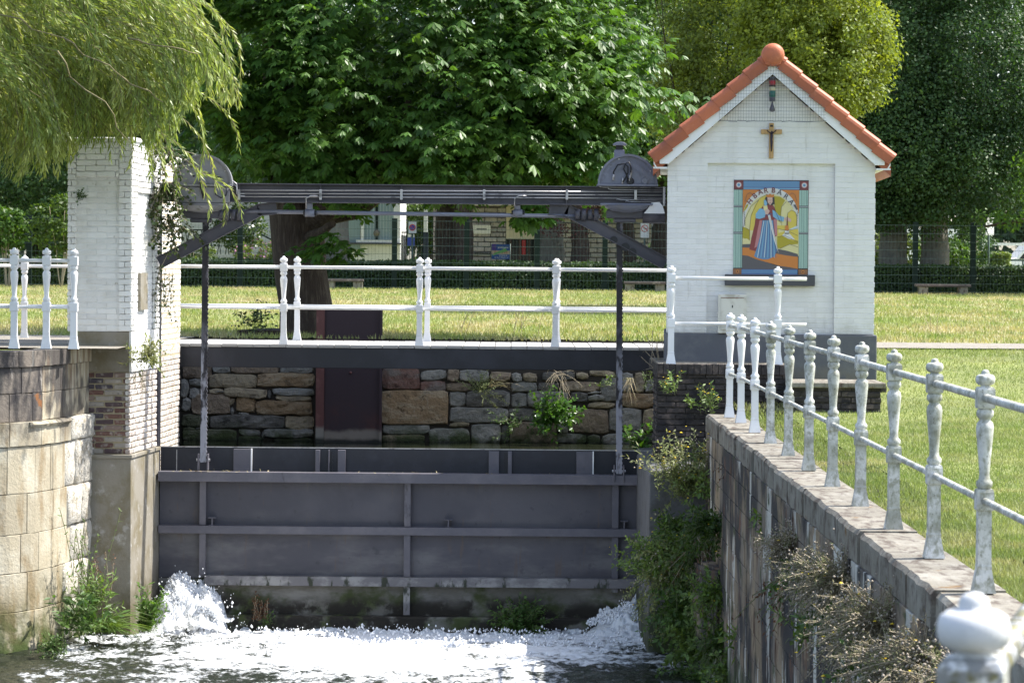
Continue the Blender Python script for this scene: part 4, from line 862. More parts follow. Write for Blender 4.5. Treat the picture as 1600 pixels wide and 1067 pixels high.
for xc, y1 in ((318, 905), (637, 959), (961, 921)):
    for k, (ya, yb) in enumerate(((753.5, 821.5), (835, 899.5), (915, y1))):
        if yb <= ya: continue
        m = M['girder'] if k < 2 else M['girderlow']
        mb = MB(); xa, xb = xg(xc - 5), xg(xc + 5); mb.box((xa, -.10, zg(yb)), (xb, -.088, zg(ya))).box(((xa + xb) / 2 - .006, -.0875, zg(yb) + .001), ((xa + xb) / 2 + .006, -.001, zg(ya) - .001)); mb.build('rib', m, GT, .002)
for x0, x1 in ((364, 391), (492, 499), (512, 514), (527, 539), (763, 779), (793, 799), (900, 925)):
    mb = MB(); mb.box((xg(x0), .0, zg(739)), (xg(x1), .058, zg(704))).build('stiffener', M['girder'], GT, .003)
for x0, x1 in ((391.2, 393), (925.2, 927)): MB().box((xg(x0), -.01, zg(738)), (xg(x1), .0585, zg(703))).build('stiffener', M['railpaint'], GT)
for x in (274, 512, 787): MB().box((xg(x), .052, zg(739)), (xg(x) + (.008 if x == 274 else .05), .0595, zg(706))).build('seam', M['pipe'] if x == 274 else M['rubber'], GT)
MB().box((xl, .055, zg(702)), (xr, .09, zg(700.8))).build('crest_lip', M['pipe'], GT)
for x in (333, 701, 975):
    mb = MB(); c = xg(x); z = zg(822); mb.box((c - .045, -.12, z + .085), (c + .045, -.02, z + .095)).box((c - .008, -.11, z + .004), (c + .008, -.03, z + .084)).box((c - .04, -.12, z), (c + .04, -.02, z + .004)); mb.build('lug', M['girder'], GT)
# sill beam and masonry at foot
SB = thing('sill_beam', 'mossy wet concrete sill beam under the sluice gate above the foam', 'sill', (0, DG, 0))
MB().cbox((xl + .55, -.16, -.6), (1.3, .1, zg(961)), .02).build('beam', M['gatelow'], SB)
MB().box((-4.6, .05, -.5), (1.9, .3, .2)).build('sill_wall', M['black'], SB)
# ------------------------------------------------------------------ lifting racks
DRk = 34.08
for px, pb, lab in ((319.5, 722, 'dark toothed lifting rack with pale grease at the pillar end of the gate'), (967, 740, 'dark toothed lifting rack nearest the white gabled building')):
    p0, p1 = Pt(px - 2 if px < 500 else px, pb, DRk), Pt(px + (2 if px < 500 else 1), 325, DRk)
    RK = thing('lifting_rack', lab, 'rack', (p0.x, DRk, p0.z), group='gate lifting racks')
    d = p1 - p0; mb = MB(); mb.beam((0, 0, 0), d, .068, .05, (0, 1, 0)).build('bar', M['rack'], RK)
    mb = MB(); n = int(d.length / .05)
    for k in range(n):
        c = d * ((k + .5) / n); mb.box((c.x + .0345, -.02, c.z - .012), (c.x + .042, .02, c.z + .012))
    tag(mb.build('rack_teeth', M['rack'], RK), kind='stuff')
    mb = MB()
    for s_ in (-1, 1): mb.box((s_ * .055 - .008, -.05, -.09), (s_ * .055 + .008, .05, .10))
    mb.build('clevis', M['girder'], RK, .004); MB().lathe([(.016, -.08), (.016, .08)], (0, 0, .03), 10, 'x').build('pin', M['pipe'], RK)
# ------------------------------------------------------------------ hoist frame
DB = 34.05
HF = thing('hoist_frame', 'long dark steel hoist beam with pipes and slanted braces above the footbridge', 'hoist frame', (0, DB, 0))
zt, zb_ = Pt(700, 289.5, DB).z, Pt(700, 319, DB).z; xa = xg(258, 300); xb = Pt(1041, 300, DB).x
for z0, z1 in ((zt - .012, zt), (zb_, zb_ + .014)): MB().box((xa, -.07, z0), (xb, .07, z1)).build('flange', M['steel'], HF, .002)
MB().box((xa, -.006, zb_ + .0145), (xb, .006, zt - .0125)).build('web', M['steel'], HF)
for px in (375, 502, 628, 757, 886, 993): MB().box((Pt(px, 300, DB).x - .012, -.062, zb_ + .015), (Pt(px, 300, DB).x + .0, -.0065, zt - .013)).build('web_stiffener', M['steel'], HF)
yp = -.078
for k, yy in enumerate((298.5, 303.5, 308.5)):
    q0, q1 = Pt(377, yy - .8, DB), Pt(1040, yy + 2, DB)
    MB().tube([(q0.x, yp, q0.z), ((q0.x + q1.x) / 2, yp, (q0.z + q1.z) / 2 + .002), (q1.x, yp, q1.z)], .0075, 6).build('pipe', M['pipe'], HF)
for k, yy in enumerate((293.5, 297.2, 313, 316)):
    q0, q1 = Pt(935 + k * 14, yy - .4, DB), Pt(1040, yy + .4, DB)
    MB().tube([(q0.x, yp - .001, q0.z + (.06 if k < 2 else 0)), (q0.x + .01, yp - .001, q0.z + .01), (q0.x + .05, yp - .001, q0.z), (q1.x, yp, q1.z)], .0065, 6).build('pipe', M['pipe'], HF)
for px in (375, 502, 628, 757, 886, 993): c = Pt(px, 304, DB); MB().cbox((c.x - .018, yp - .016, c.z - .065), (c.x + .012, yp - .009, c.z + .055), .003).build('pipe_clamp', M['pipe'], HF)
c = Pt(1037, 304, DB); MB().box((c.x - .012, yp - .02, zb_), (c.x + .012, .1, zt)).build('end_plate', M['pipe'], HF)
for k, (dx, r) in enumerate(((0, .0), (.03, .035))):   # pipe bends from left gearbox
    a_ = Pt(366, 284 + 4 * k, DB); b_ = Pt(376, 303 + 4 * k, DB); MB().tube([(a_.x - .25, yp, a_.z), (a_.x, yp, a_.z), (a_.x + .035, yp, a_.z - .03), (a_.x + .04, yp, b_.z + .03), (b_.x, yp, b_.z), (b_.x + .06, yp, b_.z)], .0085, 6).build('pipe', M['pipe'], HF)
def brace(pts, lab=None, holes=None):
    P3 = [Pt(x, y, DB) for x, y in pts]; mb = MB()
    for a_, b_ in zip(P3, P3[1:]):
        a_ = a_.copy(); b_ = b_.copy(); a_.y = b_.y = 0; d = (b_ - a_).normalized(); up = Vector((-d.z, 0, d.x)); up = up if up.z > 0 else -up
        mb.beam(a_ - d * .03, b_ + d * .0, .010, .125, up); mb.beam(a_ + up * .0675 - d * .03, b_ + up * .0675, .09, .009, up); mb.beam(a_ - up * .0675 - d * .03, b_ - up * .0675, .09, .009, up)
    o = mb.build('brace', M['steel'], HF, .002)
    for (x, y, r) in holes or []:
        c = Pt(x, y, DB); MB().lathe([(r, -.02), (r, .006)], (c.x, -.0, c.z), 14, 'y').build('brace_hole', M['rubber'], HF)
brace([(252, 409), (406, 328), (432, 325)]); brace([(862, 327), (888, 330), (1040, 412)], holes=[(959, 375, .045), (977, 386, .05), (988, 394, .05)])
# drive shaft
DS = thing('drive_shaft', 'thin dark drive shaft with two hanging bearings below the hoist beam', 'shaft', (0, DB, 0))
q0, q1 = Pt(345, 330, DB), Pt(938, 338.5, DB)
MB().tube([(q0.x, .0, q0.z), (q1.x, .0, q1.z)], .023, 10).build('shaft', M['gear'], DS)
for px in (484, 809):
    c = Pt(px, 333, DB); MB().tube([(c.x - .055, 0, c.z - .0), (c.x + .055, 0, c.z)], .045, 12).cbox((c.x - .03, -.03, c.z + .04), (c.x + .03, .03, zb_ - .001), .006).build('bearing', M['gear'], DS)
    MB().tube([(c.x - .075, 0, c.z), (c.x - .055, 0, c.z)], .032, 10).build('collar', M['rubber'], DS); MB().tube([(c.x + .055, 0, c.z), (c.x + .08, 0, c.z)], .032, 10).build('collar', M['rubber'], DS)
    t = Pt(px - 2, 309, DB); MB().tube([(t.x + .12, yp - .01, t.z + .02), (t.x + .03, yp - .012, t.z + .02), (t.x - .02, yp - .012, t.z - .01), (t.x - .02, yp + .02, c.z + .05)], .008, 6).build('grease_line', M['pipe'], DS)
for px in (362, 919):
    c = Pt(px, 336, DB)
    for k in range(4): MB().tube([(c.x - .15 + k * .072, 0, c.z), (c.x - .15 + k * .072 + .055, 0, c.z)], .075 if k % 2 else .066, 14).build('coupling_disc', M['steel'], DS)
# gearboxes
def gearbox(px, lab, m, chimney, tilt):
    c = Pt(px, 288, DB); G = thing('gearbox', lab, 'gearbox', (c.x, DB, c.z), R(tilt), group='semicircular gearboxes on the hoist beam')
    r = .335; arc = [(r * math.cos(PI * k / 22), r * math.sin(PI * k / 22) * 1.0) for k in range(23)]
    MB().prism(arc, -.125, .17, 'y').build('casing', m, G, .006)
    mb = MB()
    for k in range(22):
        a0, a1 = PI * k / 22, PI * (k + 1) / 22
        mb.add([(R_ * math.cos(a), y_, R_ * math.sin(a)) for a in (a0, a1) for R_ in (r + .014, r - .012) for y_ in (-.15, -.125)], [(0, 1, 3, 2), (4, 6, 7, 5), (0, 4, 5, 1), (2, 3, 7, 6), (0, 2, 6, 4), (1, 5, 7, 3)])
    mb.build('rim', m, G)
    for k in range(9):
        a = PI * (k + .5) / 9; MB().lathe([(.009, 0), (.009, -.012)], ((r - .03) * math.cos(a), -.125, (r - .03) * math.sin(a)), 6, 'y').build('bolt', M['pipe'] if k % 4 == 1 else m, G)
    MB().cbox((-r - .02, -.16, -.028), (r + .02, .18, -.001), .005).build('foot_flange', m, G)
    MB().cbox((-r + .02, -.135, -.225), (r - .02, .15, -.029), .012).build('lower_housing', m, G) if not chimney else MB().box((-r, .01, -.225), (r, .16, -.029)).build('lower_housing', M['steel'], G)
    MB().cbox((-r + .02, -.15, -.25), (r - .04, .16, -.226), .005).build('bottom_flange', m, G)
    MB().lathe([(.27, -.251), (.25, -.28), (.19, -.315), (.08, -.335), (.02, -.34)], (0, 0, 0), 20).build('sump_bowl', m, G)
    MB().cbox((-.24, -.06, -.40), (.20, .1, -.30), .01).cbox((-.15, -.05, -.45), (.10, .08, -.40), .01).build('underside_block', M['steel'], G)
    for k in range(4): MB().lathe([(.011, 0), (.011, -.02)], (-.24 + k * .15, -.12, -.25), 6).build('bolt', m, G)
    if chimney:
        MB().cbox((-.155, -.04, r - .05), (-.035, .06, r + .065), .004).build('vent_neck', m, G)
        mb = MB(); mb.prism([(-.17, r + .115), (-.17, r + .135), (-.125, r + .155), (-.055, r + .155), (-.015, r + .135), (-.015, r + .115)], -.075, .09, 'y').build('vent_cap', m, G, .005)
        MB().box((-.135, -.01, r + .06), (-.055, .02, r + .117)).build('vent_stem', M['rubber'], G)
        for pts in ([(-.17, -.15, .07), (-.165, -.17, .14), (-.12, -.17, .22), (-.04, -.17, .235), (0.0, -.175, .20), (-.0, -.175, .13), (-.03, -.17, .06), (-.06, -.16, .02)], [(.0, -.16, .05), (-.01, -.175, .10), (-.05, -.18, .17), (-.03, -.175, .235), (.01, -.175, .25), (.035, -.175, .20), (.035, -.165, .13)]):
            MB().tube(pts, .0085, 8).build('hose', M['rubber'], G)
        for x, z in ((-.17, .04), (.035, .09), (.02, .03), (-.062, .0)): MB().tube([(x, -.155, z), (x + .004, -.16, z + .07)], .011, 8).build('hose_fitting', M['pipe'], G)
        MB().lathe([(.045, 0), (.045, -.03), (.03, -.04)], (.03, -.125, .03), 14, 'y').build('plug', M['rubber'], G); MB().lathe([(.04, 0), (.036, -.02)], (.20, -.125, .035), 14, 'y').build('boss', m, G)
        for rad, txt, a0, a1 in ((.262, 'SMIT & PIERROT', 148, 32), (.185, 'ROERMOND', 128, 34)):
            for k, ch in enumerate(txt):
                if ch == ' ': continue
                a = R(a0 + (a1 - a0) * k / (len(txt) - 1))
                textobj('raised_letter', ch, .045, m, G, Matrix.Translation((rad * math.cos(a), -.128, rad * math.sin(a))) @ Matrix.Rotation(PI / 2 - a, 4, 'Y') @ Matrix.Rotation(R(90), 4, 'X'), .003)
    else:
        MB().lathe([(.05, 0), (.05, -.03), (.038, -.045)], (-.0, -.125, .02), 16, 'y').build('bearing_cap', m, G)
        mb = MB(); mb.tube([(0, -.172, .02), (.0, -.145, -.06), (.015, -.142, -.17)], [.032, .022, .008], 8).tube([(.01, -.142, -.10), (.06, -.142, -.13), (.08, -.142, -.15)], [.012, .009, .004], 6).build('oil_stain', M['rubber'], G)
        MB().tube([(.15, -.16, -.05), (.16, -.165, -.12), (.22, -.165, -.16), (.28, -.165, -.13), (.30, -.16, -.05)], .009, 8).build('hose', M['rubber'], G)
        MB().lathe([(.012, 0), (.012, -.01)], (-.10, -.125, .09), 8, 'y').build('plug', M['rubber'], G); MB().tube([(.05, -.14, .13), (.22, -.14, .07)], .008, 6).build('lever', M['rubber'], G)
    return G
gearbox(318, 'dull grey semicircular gearbox behind the willow twigs with an oily black stain', M['gearl'], False, 0)
gearbox(980, 'blue grey semicircular gearbox with looped hoses and a small vent chimney', M['gear'], True, 0)
c = Pt(1020, 338, DB)
MT = thing('drive_motor', 'black drive motor under the beam beside the white building', 'motor', (c.x, DB, c.z))
MB().tube([(-.12, 0, 0), (.14, 0, 0)], .085, 14).box((-.25, -.04, -.03), (-.121, .04, .04)).build('motor_body', M['steel'], MT)
mb = MB(); mb.add([(x, y_, z) for (x, z) in ((-.11, .03), (-.06, .09), (-.02, .155), (.07, .165), (.11, .12), (.135, .03)) for y_ in (-.10, .10)], [(0, 1, 3, 2), (2, 3, 5, 4), (4, 5, 7, 6), (6, 7, 9, 8), (8, 9, 11, 10), (0, 2, 4, 6, 8, 10)]); mb.build('torn_cover', M['whitetrim'], MT)
# slot guide at the pillar
c = Pt(250, 500, 34.2); SGd = thing('gate_guide', 'dark steel guide channel in the slot between the two white piers', 'guide rail', (-4.16, 34.22, 0))
MB().box((-.05, .0, -.2), (.012, .26, 5.1)).build('channel', M['navy'], SGd)

# ------------------------------------------------------------------ footbridge
zd = 3.155
FB = thing('footbridge', 'flat footbridge with a blue black steel edge beam and pale pavers', 'footbridge', (0, 36.2, 0))
xa, xb = -4.6, 2.5
MB().box((xa, 0, zd - .29), (xb, .16, zd - .042)).build('edge_beam', M['navy'], FB, .006)
MB().box((xa, 1.84, zd - .29), (xb, 2.0, zd - .042)).build('edge_beam', M['navy'], FB)
MB().box((xa, .161, zd - .26), (xb, 1.839, zd - .05)).build('deck_slab', M['concrete'], FB)
k = 0; x = xa
pm = [MB().cbox((0, 0, -.038), (.192, 2.02, 0), .004).mesh('paver') for _ in range(1)][0]; pm.materials.append(M['paver'])
while x < xb - .2:
    o = link('paver', pm, FB); o.location = (x, -.01, random.uniform(-.002, .002)+zd); x += .2
# ------------------------------------------------------------------ railings with turned iron posts
def post_meshes():
    mb = MB()
    mb.lathe([(.055, 0), (.036, .115), (.0365, .13), (.034, .14), (.033, .405)], sq=True, smooth=False)
    mb.lathe([(.040, .405), (.043, .415), (.043, .495), (.038, .51)], sq=True)
    mb.lathe([(.030, .51), (.041, .525), (.041, .545), (.028, .56), (.026, .585), (.031, .66), (.042, .775), (.0445, .81), (.040, .835), (.027, .85), (.030, .857), (.043, .872), (.043, .892), (.033, .908)], n=14)
    mb.lathe([(.041, .908), (.0435, .918), (.0435, 1.0), (.037, 1.012)], sq=True)
    body = mb.mesh('post')
    fin = MB().lathe([(.026, 1.012), (.022, 1.020), (.034, 1.024), (.0445, 1.031), (.0485, 1.043), (.0485, 1.055), (.0445, 1.067), (.034, 1.074), (.021, 1.0765), (.0205, 1.083), (.018, 1.091), (.011, 1.097), (.002, 1.099)], n=20).mesh('finial')
    return body, fin
PB, PFn = post_meshes(); PMS = {}
def post(parent, x, y, z, m, rz=0, s=1.0):
    if m.name not in PMS:
        b_, f_ = PB.copy(), PFn.copy(); b_.materials.append(m); f_.materials.append(m); PMS[m.name] = (b_, f_)
    b_, f_ = PMS[m.name]; o = link('post', b_, parent); o.location = (x, y, z); o.rotation_euler = (random.uniform(-.006, .006), random.uniform(-.006, .006), rz); o.scale = (s, s, s)
    f2 = link('finial', f_, o); return o
def rail(parent, pts, m, r): return MB().tube(pts, r, 12).build('rail', m, parent)
def railing(label, posts, m, rz=0, ends=(0, 0), upper=.96, lower=.452, grp=None):
    T = thing('post_railing', label, 'railing', (0, 0, 0), 0, 'white iron post railings')
    for p in posts: post(T, *p, m, rz)
    for h, r in ((upper, .021), (lower, .018)):
        for a_, b_ in zip(posts, posts[1:]):
            rail(T, [(a_[0], a_[1], a_[2] + h), (b_[0], b_[1], b_[2] + h)], m, r)
        for e, (i, j) in zip(ends, ((0, 1), (-1, -2))):
            if e:
                a_ = Vector(posts[i]); b_ = Vector(posts[j]); d = (a_ - b_).normalized(); q = a_ + d * e
                rail(T, [(a_.x, a_.y, a_.z + h), (q.x, q.y, q.z + h)], m, r)
    return T
rt = [(925, 1535), (880, 1457), (833, 1395), (795, 1345), (765, 1302), (738, 1266), (714, 1237), (694, 1210), (675, 1184), (660, 1160), (647, 1135)]
Ds = [14.36 + 1.69 * k for k in range(-2, 10)]
QRl = railing('weathered white iron railing lined along the quay coping above the stained wall', [(2.34, d, CZ) for d in Ds] + [(2.30, 30.6, CZ)], M['railold'])
for k, o in enumerate([c for c in QRl.children if c.name.startswith('post')]):   # cleaner posts at the far end
    if o.location.y > 26.5:
        b_, f_ = PMS.get('clean', (None, None))
        if b_ is None: b_, f_ = PB.copy(), PFn.copy(); b_.materials.append(M['railpaint']); f_.materials.append(M['railpaint']); PMS['clean'] = (b_, f_)
        o.data = b_; o.children[0].data = f_
a_ = Pt(1048, 566, 32.55)
railing('short white railing fixed on the brick platform before the tile picture', [(a_.x, 32.55, ztop - .004), (a_.x + 1.2, 32.6, ztop - .004)], M['railpaint'], ends=(0, .32))
near = []; 
for px in (231, 443, 655, 867, 1079): near.append((Pt(px, 540, 36.28).x, 36.28, zd))
railing('white footbridge railing along the side over the sluice gate', near, M['railpaint'], ends=(.2, .5))
far = [(Pt(px, 530, 38.1).x, 38.1, zd) for px in (261, 464, 667, 870, 1073)]
railing('white footbridge railing along the side towards the lawn', far, M['railpaint'], ends=(.3, .5))
lq = [(Pt(px, 545, 31.75).x, 31.75, 3.215) for px in (-120, -70, 22, 72, 115)]
railing('white railing on the sandstone quay ending at the willow pillar', lq, M['railpaint'])
bk = [(Pt(px, 520, 37.2).x, 37.2, 3.14) for px in (-400, -180, 38)] + [(Pt(160, 520, 37.4).x, 37.4, 3.14), (Pt(246, 520, 37.8).x, 37.8, 3.14)]
railing('white railing behind the sandstone quay at the far side of the path', bk, M['railpaint'])
# railing right at the photographer
NR = thing('near_railing', 'white mossy railing post with a rounded knob closest to the viewer', 'railing', (0, 0, 0))
PMS['near'] = (PB.copy(), PFn.copy()); [q.materials.append(M['railnear']) for q in PMS['near']]
zb0 = 3.777 - 1.104
o = link('post', PMS['near'][0], NR); o.location = (.612, 3.83, zb0); link('finial', PMS['near'][1], o); o.rotation_euler = (0, 0, R(-15))
rail(NR, [(.612, 3.83, zb0 + .96), (1.1, 5.75, zb0 + .94), (2.34, 10.98, CZ + .96)], M['railnear'], .021)
rail(NR, [(.612, 3.83, zb0 + .45), (2.34, 10.98, CZ + .452)], M['railnear'], .018)
rail(NR, [(.612, 3.83, zb0 + .96), (.2, 2.2, zb0 + .96)], M['railnear'], .021)
MB().box((.35, 2.2, 2.3), (1.0, 5.2, zb0)).build('kerb', M['coping'], NR)

# ================================================================== BACKGROUND: hedge, fence, houses, signs
def X(px, D, py=430): return Pt(px, py, D).x
def Z(py, D, px=800): return Pt(px, py, D).z
def leafbox(name, x0, x1, y0, y1, z0, z1, n, L, W, m, parent, lump=.12):
    """leaves over the front, top and ends of a clipped hedge, with an uneven surface"""
    a = rng.random((n, 3)); w = x1 - x0
    f = rng.random(n); P = np.stack([x0 + a[:, 0] * w, y0 + a[:, 1] * .25, z0 + a[:, 2] * (z1 - z0)], 1)
    t = f > .62; P[t, 1] = y0 + a[t, 1] * (y1 - y0); P[t, 2] = z1 - a[t, 2] * .12
    P[:, 1] -= lump * fbm(P[:, 0] * 1.3, P[:, 2] * 2, 7); P[:, 2] += (lump * .8 * (fbm(P[:, 0] * 1.1, P[:, 1], 9) - .4)) * (P[:, 2] - z0) / (z1 - z0)
    N = rvec(n) * .8 + np.where(t[:, None], [[0, -.2, 1]], [[0, -1, .3]]); N = unit(N); D = unit(np.cross(N, rvec(n)) - [[0, 0, .2]])
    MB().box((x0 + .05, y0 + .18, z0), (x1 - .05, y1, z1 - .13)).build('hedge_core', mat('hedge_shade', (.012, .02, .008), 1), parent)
    return leaves(name, P, D, N, L * (.7 + .6 * rng.random(n)), W * (.7 + .6 * rng.random(n)), m, parent)
zg_ = 3.41
HG = thing('hedge', 'long low clipped dark hedge behind the green mesh fence', 'hedge', (0, 0, 0))
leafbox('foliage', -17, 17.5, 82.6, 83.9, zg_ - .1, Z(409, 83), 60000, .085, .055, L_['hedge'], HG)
FN = thing('mesh_fence', 'tall green steel mesh fence in front of the clipped hedge', 'fence', (0, 82.3, 0))
fz = Z(344, 82.3); zt_ = fz
pxs = [-60, 45, 148, 262, 375, 490, 616, 729, 839, 945, 1055, 1165, 1275, 1350, 1430, 1520, 1630]
for px in pxs:
    x = X(px, 82.3); MB().cbox((x - .075, -.05, 3.2), (x + .075, .05, fz + (.02 if px not in (1520, 1430) else .04)), .006).build('post', M['iron'], FN)
for k in range(9):
    z = zg_ + .06 + (fz - .05 - zg_ - .06) * k / 8
    MB().box((X(pxs[0], 82.3), -.058, z - .0045), (X(pxs[-1], 82.3), -.048, z + .0045)).build('wire', M['wiremesh'], FN)
mb = MB(); x = X(pxs[0], 82.3)
while x < X(pxs[-1], 82.3): mb.add([(x - .002, -.047, zg_), (x + .002, -.047, zg_), (x + .002, -.047, fz - .03), (x - .002, -.047, fz - .03)], [(0, 1, 2, 3)]); x += .10
tag(mb.build('upright_wires', M['wiremesh'], FN), kind='stuff')
def bench(px0, px1, D, lab):
    B = thing('park_bench', lab, 'bench', (X((px0 + px1) / 2, D), D, 3.38), group='backless benches along the mesh fence'); w = (X(px1, D) - X(px0, D)) / 2
    wd = mat('weathered_bench_wood', (.10, .08, .075), .9, 0, [dict(c=(.2, .17, .15), s=6, lo=.5, hi=.7)])
    MB().cbox((-w, -.2, .24), (w, -.02, .31), .01).build('seat_plank', wd, B); MB().cbox((-w, .0, .24), (w, .18, .31), .01).build('seat_plank', wd, B)
    for s_ in (-1, 1): MB().cbox((s_ * w * .72 - .13, -.16, -.1), (s_ * w * .72 + .13, .14, .24), .01).build('leg', M['coping'], B)
bench(1430, 1516, 81.4, 'low plank bench before the fence right of the white building'); bench(508, 568, 81.4, 'low plank bench beside the foot of the chestnut trunk'); bench(975, 1040, 81.4, 'low plank bench half hidden by the white building')

gb = mat('grey_brown_brick', (.33, .315, .325), .9, 0, [dict(c=(.42, .39, .39), s=3, lo=.45, hi=.7), dict(c=(.16, .14, .15), s=11, lo=.55, hi=.7)], rnd=.15)
gm_ = mat('dark_mortar', (.12, .115, .115), .95)
DGb = 92.0
GBd = thing('brick_bungalow', 'low grey brick building behind the hedge with cream window panels', 'building', (0, DGb, 0))
zr_ = Z(322, DGb)
MB().box((X(676, DGb), .13, 3.3), (X(1400, DGb), 8, zr_)).build('wall', gm_, GBd)
def far_bricks(xa, xb, za, zb__, lim, bl=.40, bh=.155):
    return brick_face(GBd, (xa, .06, za), (1, 0, 0), (0, -1, 0), xb - xa, zb__ - za, bl, bh, .08, .03, gb, limit=lim, c=.01, j=.004)
wz0, wz1 = Z(409, DGb), zr_
wins = [(X(690, DGb), X(717, DGb)), (X(790, DGb), X(834, DGb))]
cur = X(676, DGb)
for (a_, b_), lim in zip(wins + [(X(1060, DGb), X(1061, DGb))], (20, 110, 160)): 
    far_bricks(cur, a_, wz0, wz1, lim); cur = b_
MB().box((X(668, DGb), -.9, zr_), (X(1400, DGb), 9, zr_ + .25)).build('roof_edge', mat('cream_fascia', (.5, .47, .40), .6), GBd)
glass = mat('dark_glass', (.015, .018, .02), .08, spec=.6); crm = mat('cream_cladding', (.50, .46, .36), .6)
for i, (a_, b_) in enumerate(wins):
    w = MB().box((a_, .04, wz0), (b_, .10, Z(373.5, DGb))).build('window', glass, GBd)
    MB().box((a_, .02, Z(373.5, DGb)), (b_, .09, zr_ - .01)).build('panel', crm, GBd)
    for k in range(3): xx = a_ + (b_ - a_) * (k + .5) / 3; MB().box((xx - .03, .0, wz0), (xx + .03, .039, Z(374, DGb))).build('frame', mat('dark_frame', (.05, .03, .03), .5), w)
MB().box((X(815, DGb), .02, Z(398, DGb)), (X(821, DGb), .038, Z(375, DGb))).build('curtain', mat('red_curtain', (.30, .03, .04), .8), GBd)
MB().cbox((X(738, DGb), -.04, Z(366, DGb)), (X(766, DGb), .0, Z(352, DGb)), .01).build('name_board', mat('white_board', (.62, .63, .63), .5), GBd)
MB().box((X(744, DGb), -.045, Z(360, DGb)), (X(760, DGb), -.041, Z(357.5, DGb))).build('board_lettering', M['plinth'], GBd)
MB().box((X(676, DGb), -.02, Z(397.5, DGb)), (X(768, DGb), .0, Z(395.5, DGb))).build('pipe_run', M['iron'], GBd)
# white house with window
DW = 90.0
WH = thing('white_house', 'white house with a tall bay window seen under the hoist beam', 'house', (0, DW, 0))
wh = mat('white_plaster', (.78, .79, .78), .8, 0, [dict(c=(.6, .6, .57), s=1.5, lo=.5, hi=.8)])
MB().box((X(520, DW), .3, 3.2), (X(624, DW), 6, Z(270, DW))).build('wall', wh, WH)
MB().box((X(556, DW), .0, Z(381, DW)), (X(624, DW), .29, Z(377, DW))).build('bay_sill', wh, WH); MB().cbox((X(540, DW), -.05, Z(384, DW)), (X(626, DW), .29, Z(381.2, DW)), .01).build('slate_sill', M['sill'], WH)
W_ = MB().box((X(566, DW), .2, Z(377, DW)), (X(615, DW), .25, Z(300, DW))).build('window', mat('greenish_glass', (.30, .40, .40), .12, spec=.6), WH)
for a_, b_ in ((563, 567.5), (614, 624)): MB().box((X(a_, DW), .05, Z(377, DW)), (X(b_, DW), .26, Z(300, DW))).build('frame', wh, W_)
MB().box((X(585.5, DW), .15, Z(376, DW)), (X(589.5, DW), .19, Z(300, DW))).build('curtain_gap', M['iron'], W_); MB().lathe([(.02, 0), (.09, .05), (.10, .12), (.04, .2)], (X(587.5, DW), .12, Z(371, DW)), 10).build('vase', M['coping'], W_)
for k in range(9): xx = X(568 + k * 5, DW); MB().box((xx - .012, .16, Z(376, DW)), (xx + .012, .199, Z(300, DW))).build('curtain_fold', mat('pale_curtain', (.42, .50, .50), .8) if k == 0 else bpy.data.materials['pale_curtain'], W_)
MB().box((X(540, DW), .1, Z(392, DW)), (X(562, DW), .29, Z(318, DW))).build('side_window', mat('side_glass', (.25, .33, .34), .15), WH)
GWf = thing('carport_frame', 'white painted carport frame beside the tall bay window', 'carport', (0, 90.2, 0))
MB().box((X(624.5, 90), 0, Z(320, 90)), (X(668, 90), .15, Z(317, 90))).box((X(661, 90), .0, Z(364, 90)), (X(667, 90), .15, Z(320.1, 90))).build('frame', wh, GWf); MB().box((X(660, 90), .02, 3.2), (X(668, 90), .2, Z(364, 90))).build('gate_post', mat('navy_post', (.02, .03, .05), .5), GWf)
gt = MB().box((X(626, 90), .1, Z(365.5, 90)), (X(659.5, 90), .13, Z(363.5, 90)))
GTd = thing('metal_gate', 'dark metal bar gate beneath the white carport frame', 'gate', (0, 90.2, 0)); gt.build('rail', M['iron'], GTd)
for k in range(9): MB().box((X(627 + k * 3.9, 90), .1, 3.4), (X(627.9 + k * 3.9, 90), .13, Z(365.6, 90))).build('bar', M['iron'], GTd)
# pale siding wall left
DL = 96.0
LH = thing('siding_house', 'pale grey clad house wall with a black iron balustrade left of the chestnut trunk', 'house', (0, DL, 0))
sdm = mat('pale_siding', (.52, .54, .57), .7)
MB().box((X(215, DL), .05, 3.2), (X(520, DL), 7, Z(270, DL))).build('wall', sdm, LH)
for k in range(26): z = 3.3 + k * .17; MB().box((X(215, DL), .0, z), (X(520, DL), .049, z + .155)).build('board', sdm, LH)
BL = thing('iron_balustrade', 'black iron balustrade with crossed bars on the pale clad house', 'balustrade', (0, 93.5, 0))
zt1, zt0 = Z(364.5, 93.5), Z(402, 93.5)
MB().box((X(262, 93.5), -.02, zt1), (X(352, 93.5), .02, zt1 + .04)).build('handrail', M['iron'], BL); MB().beam((X(395, 93.5), 0, zt1 + .02), (X(424, 93.5), 0, Z(378, 93.5)), .04, .05).build('handrail', M['iron'], BL)
for k in range(8):
    xa_ = X(264 + k * 12.5, 93.5); xb_ = X(270 + k * 12.5, 93.5); MB().beam((xa_, 0, zt1), (xb_, 0, zt0), .025, .025).build('bar', M['iron'], BL); MB().beam((xb_, 0.03, zt1), (xa_, 0.03, zt0), .025, .025).build('bar', M['iron'], BL)
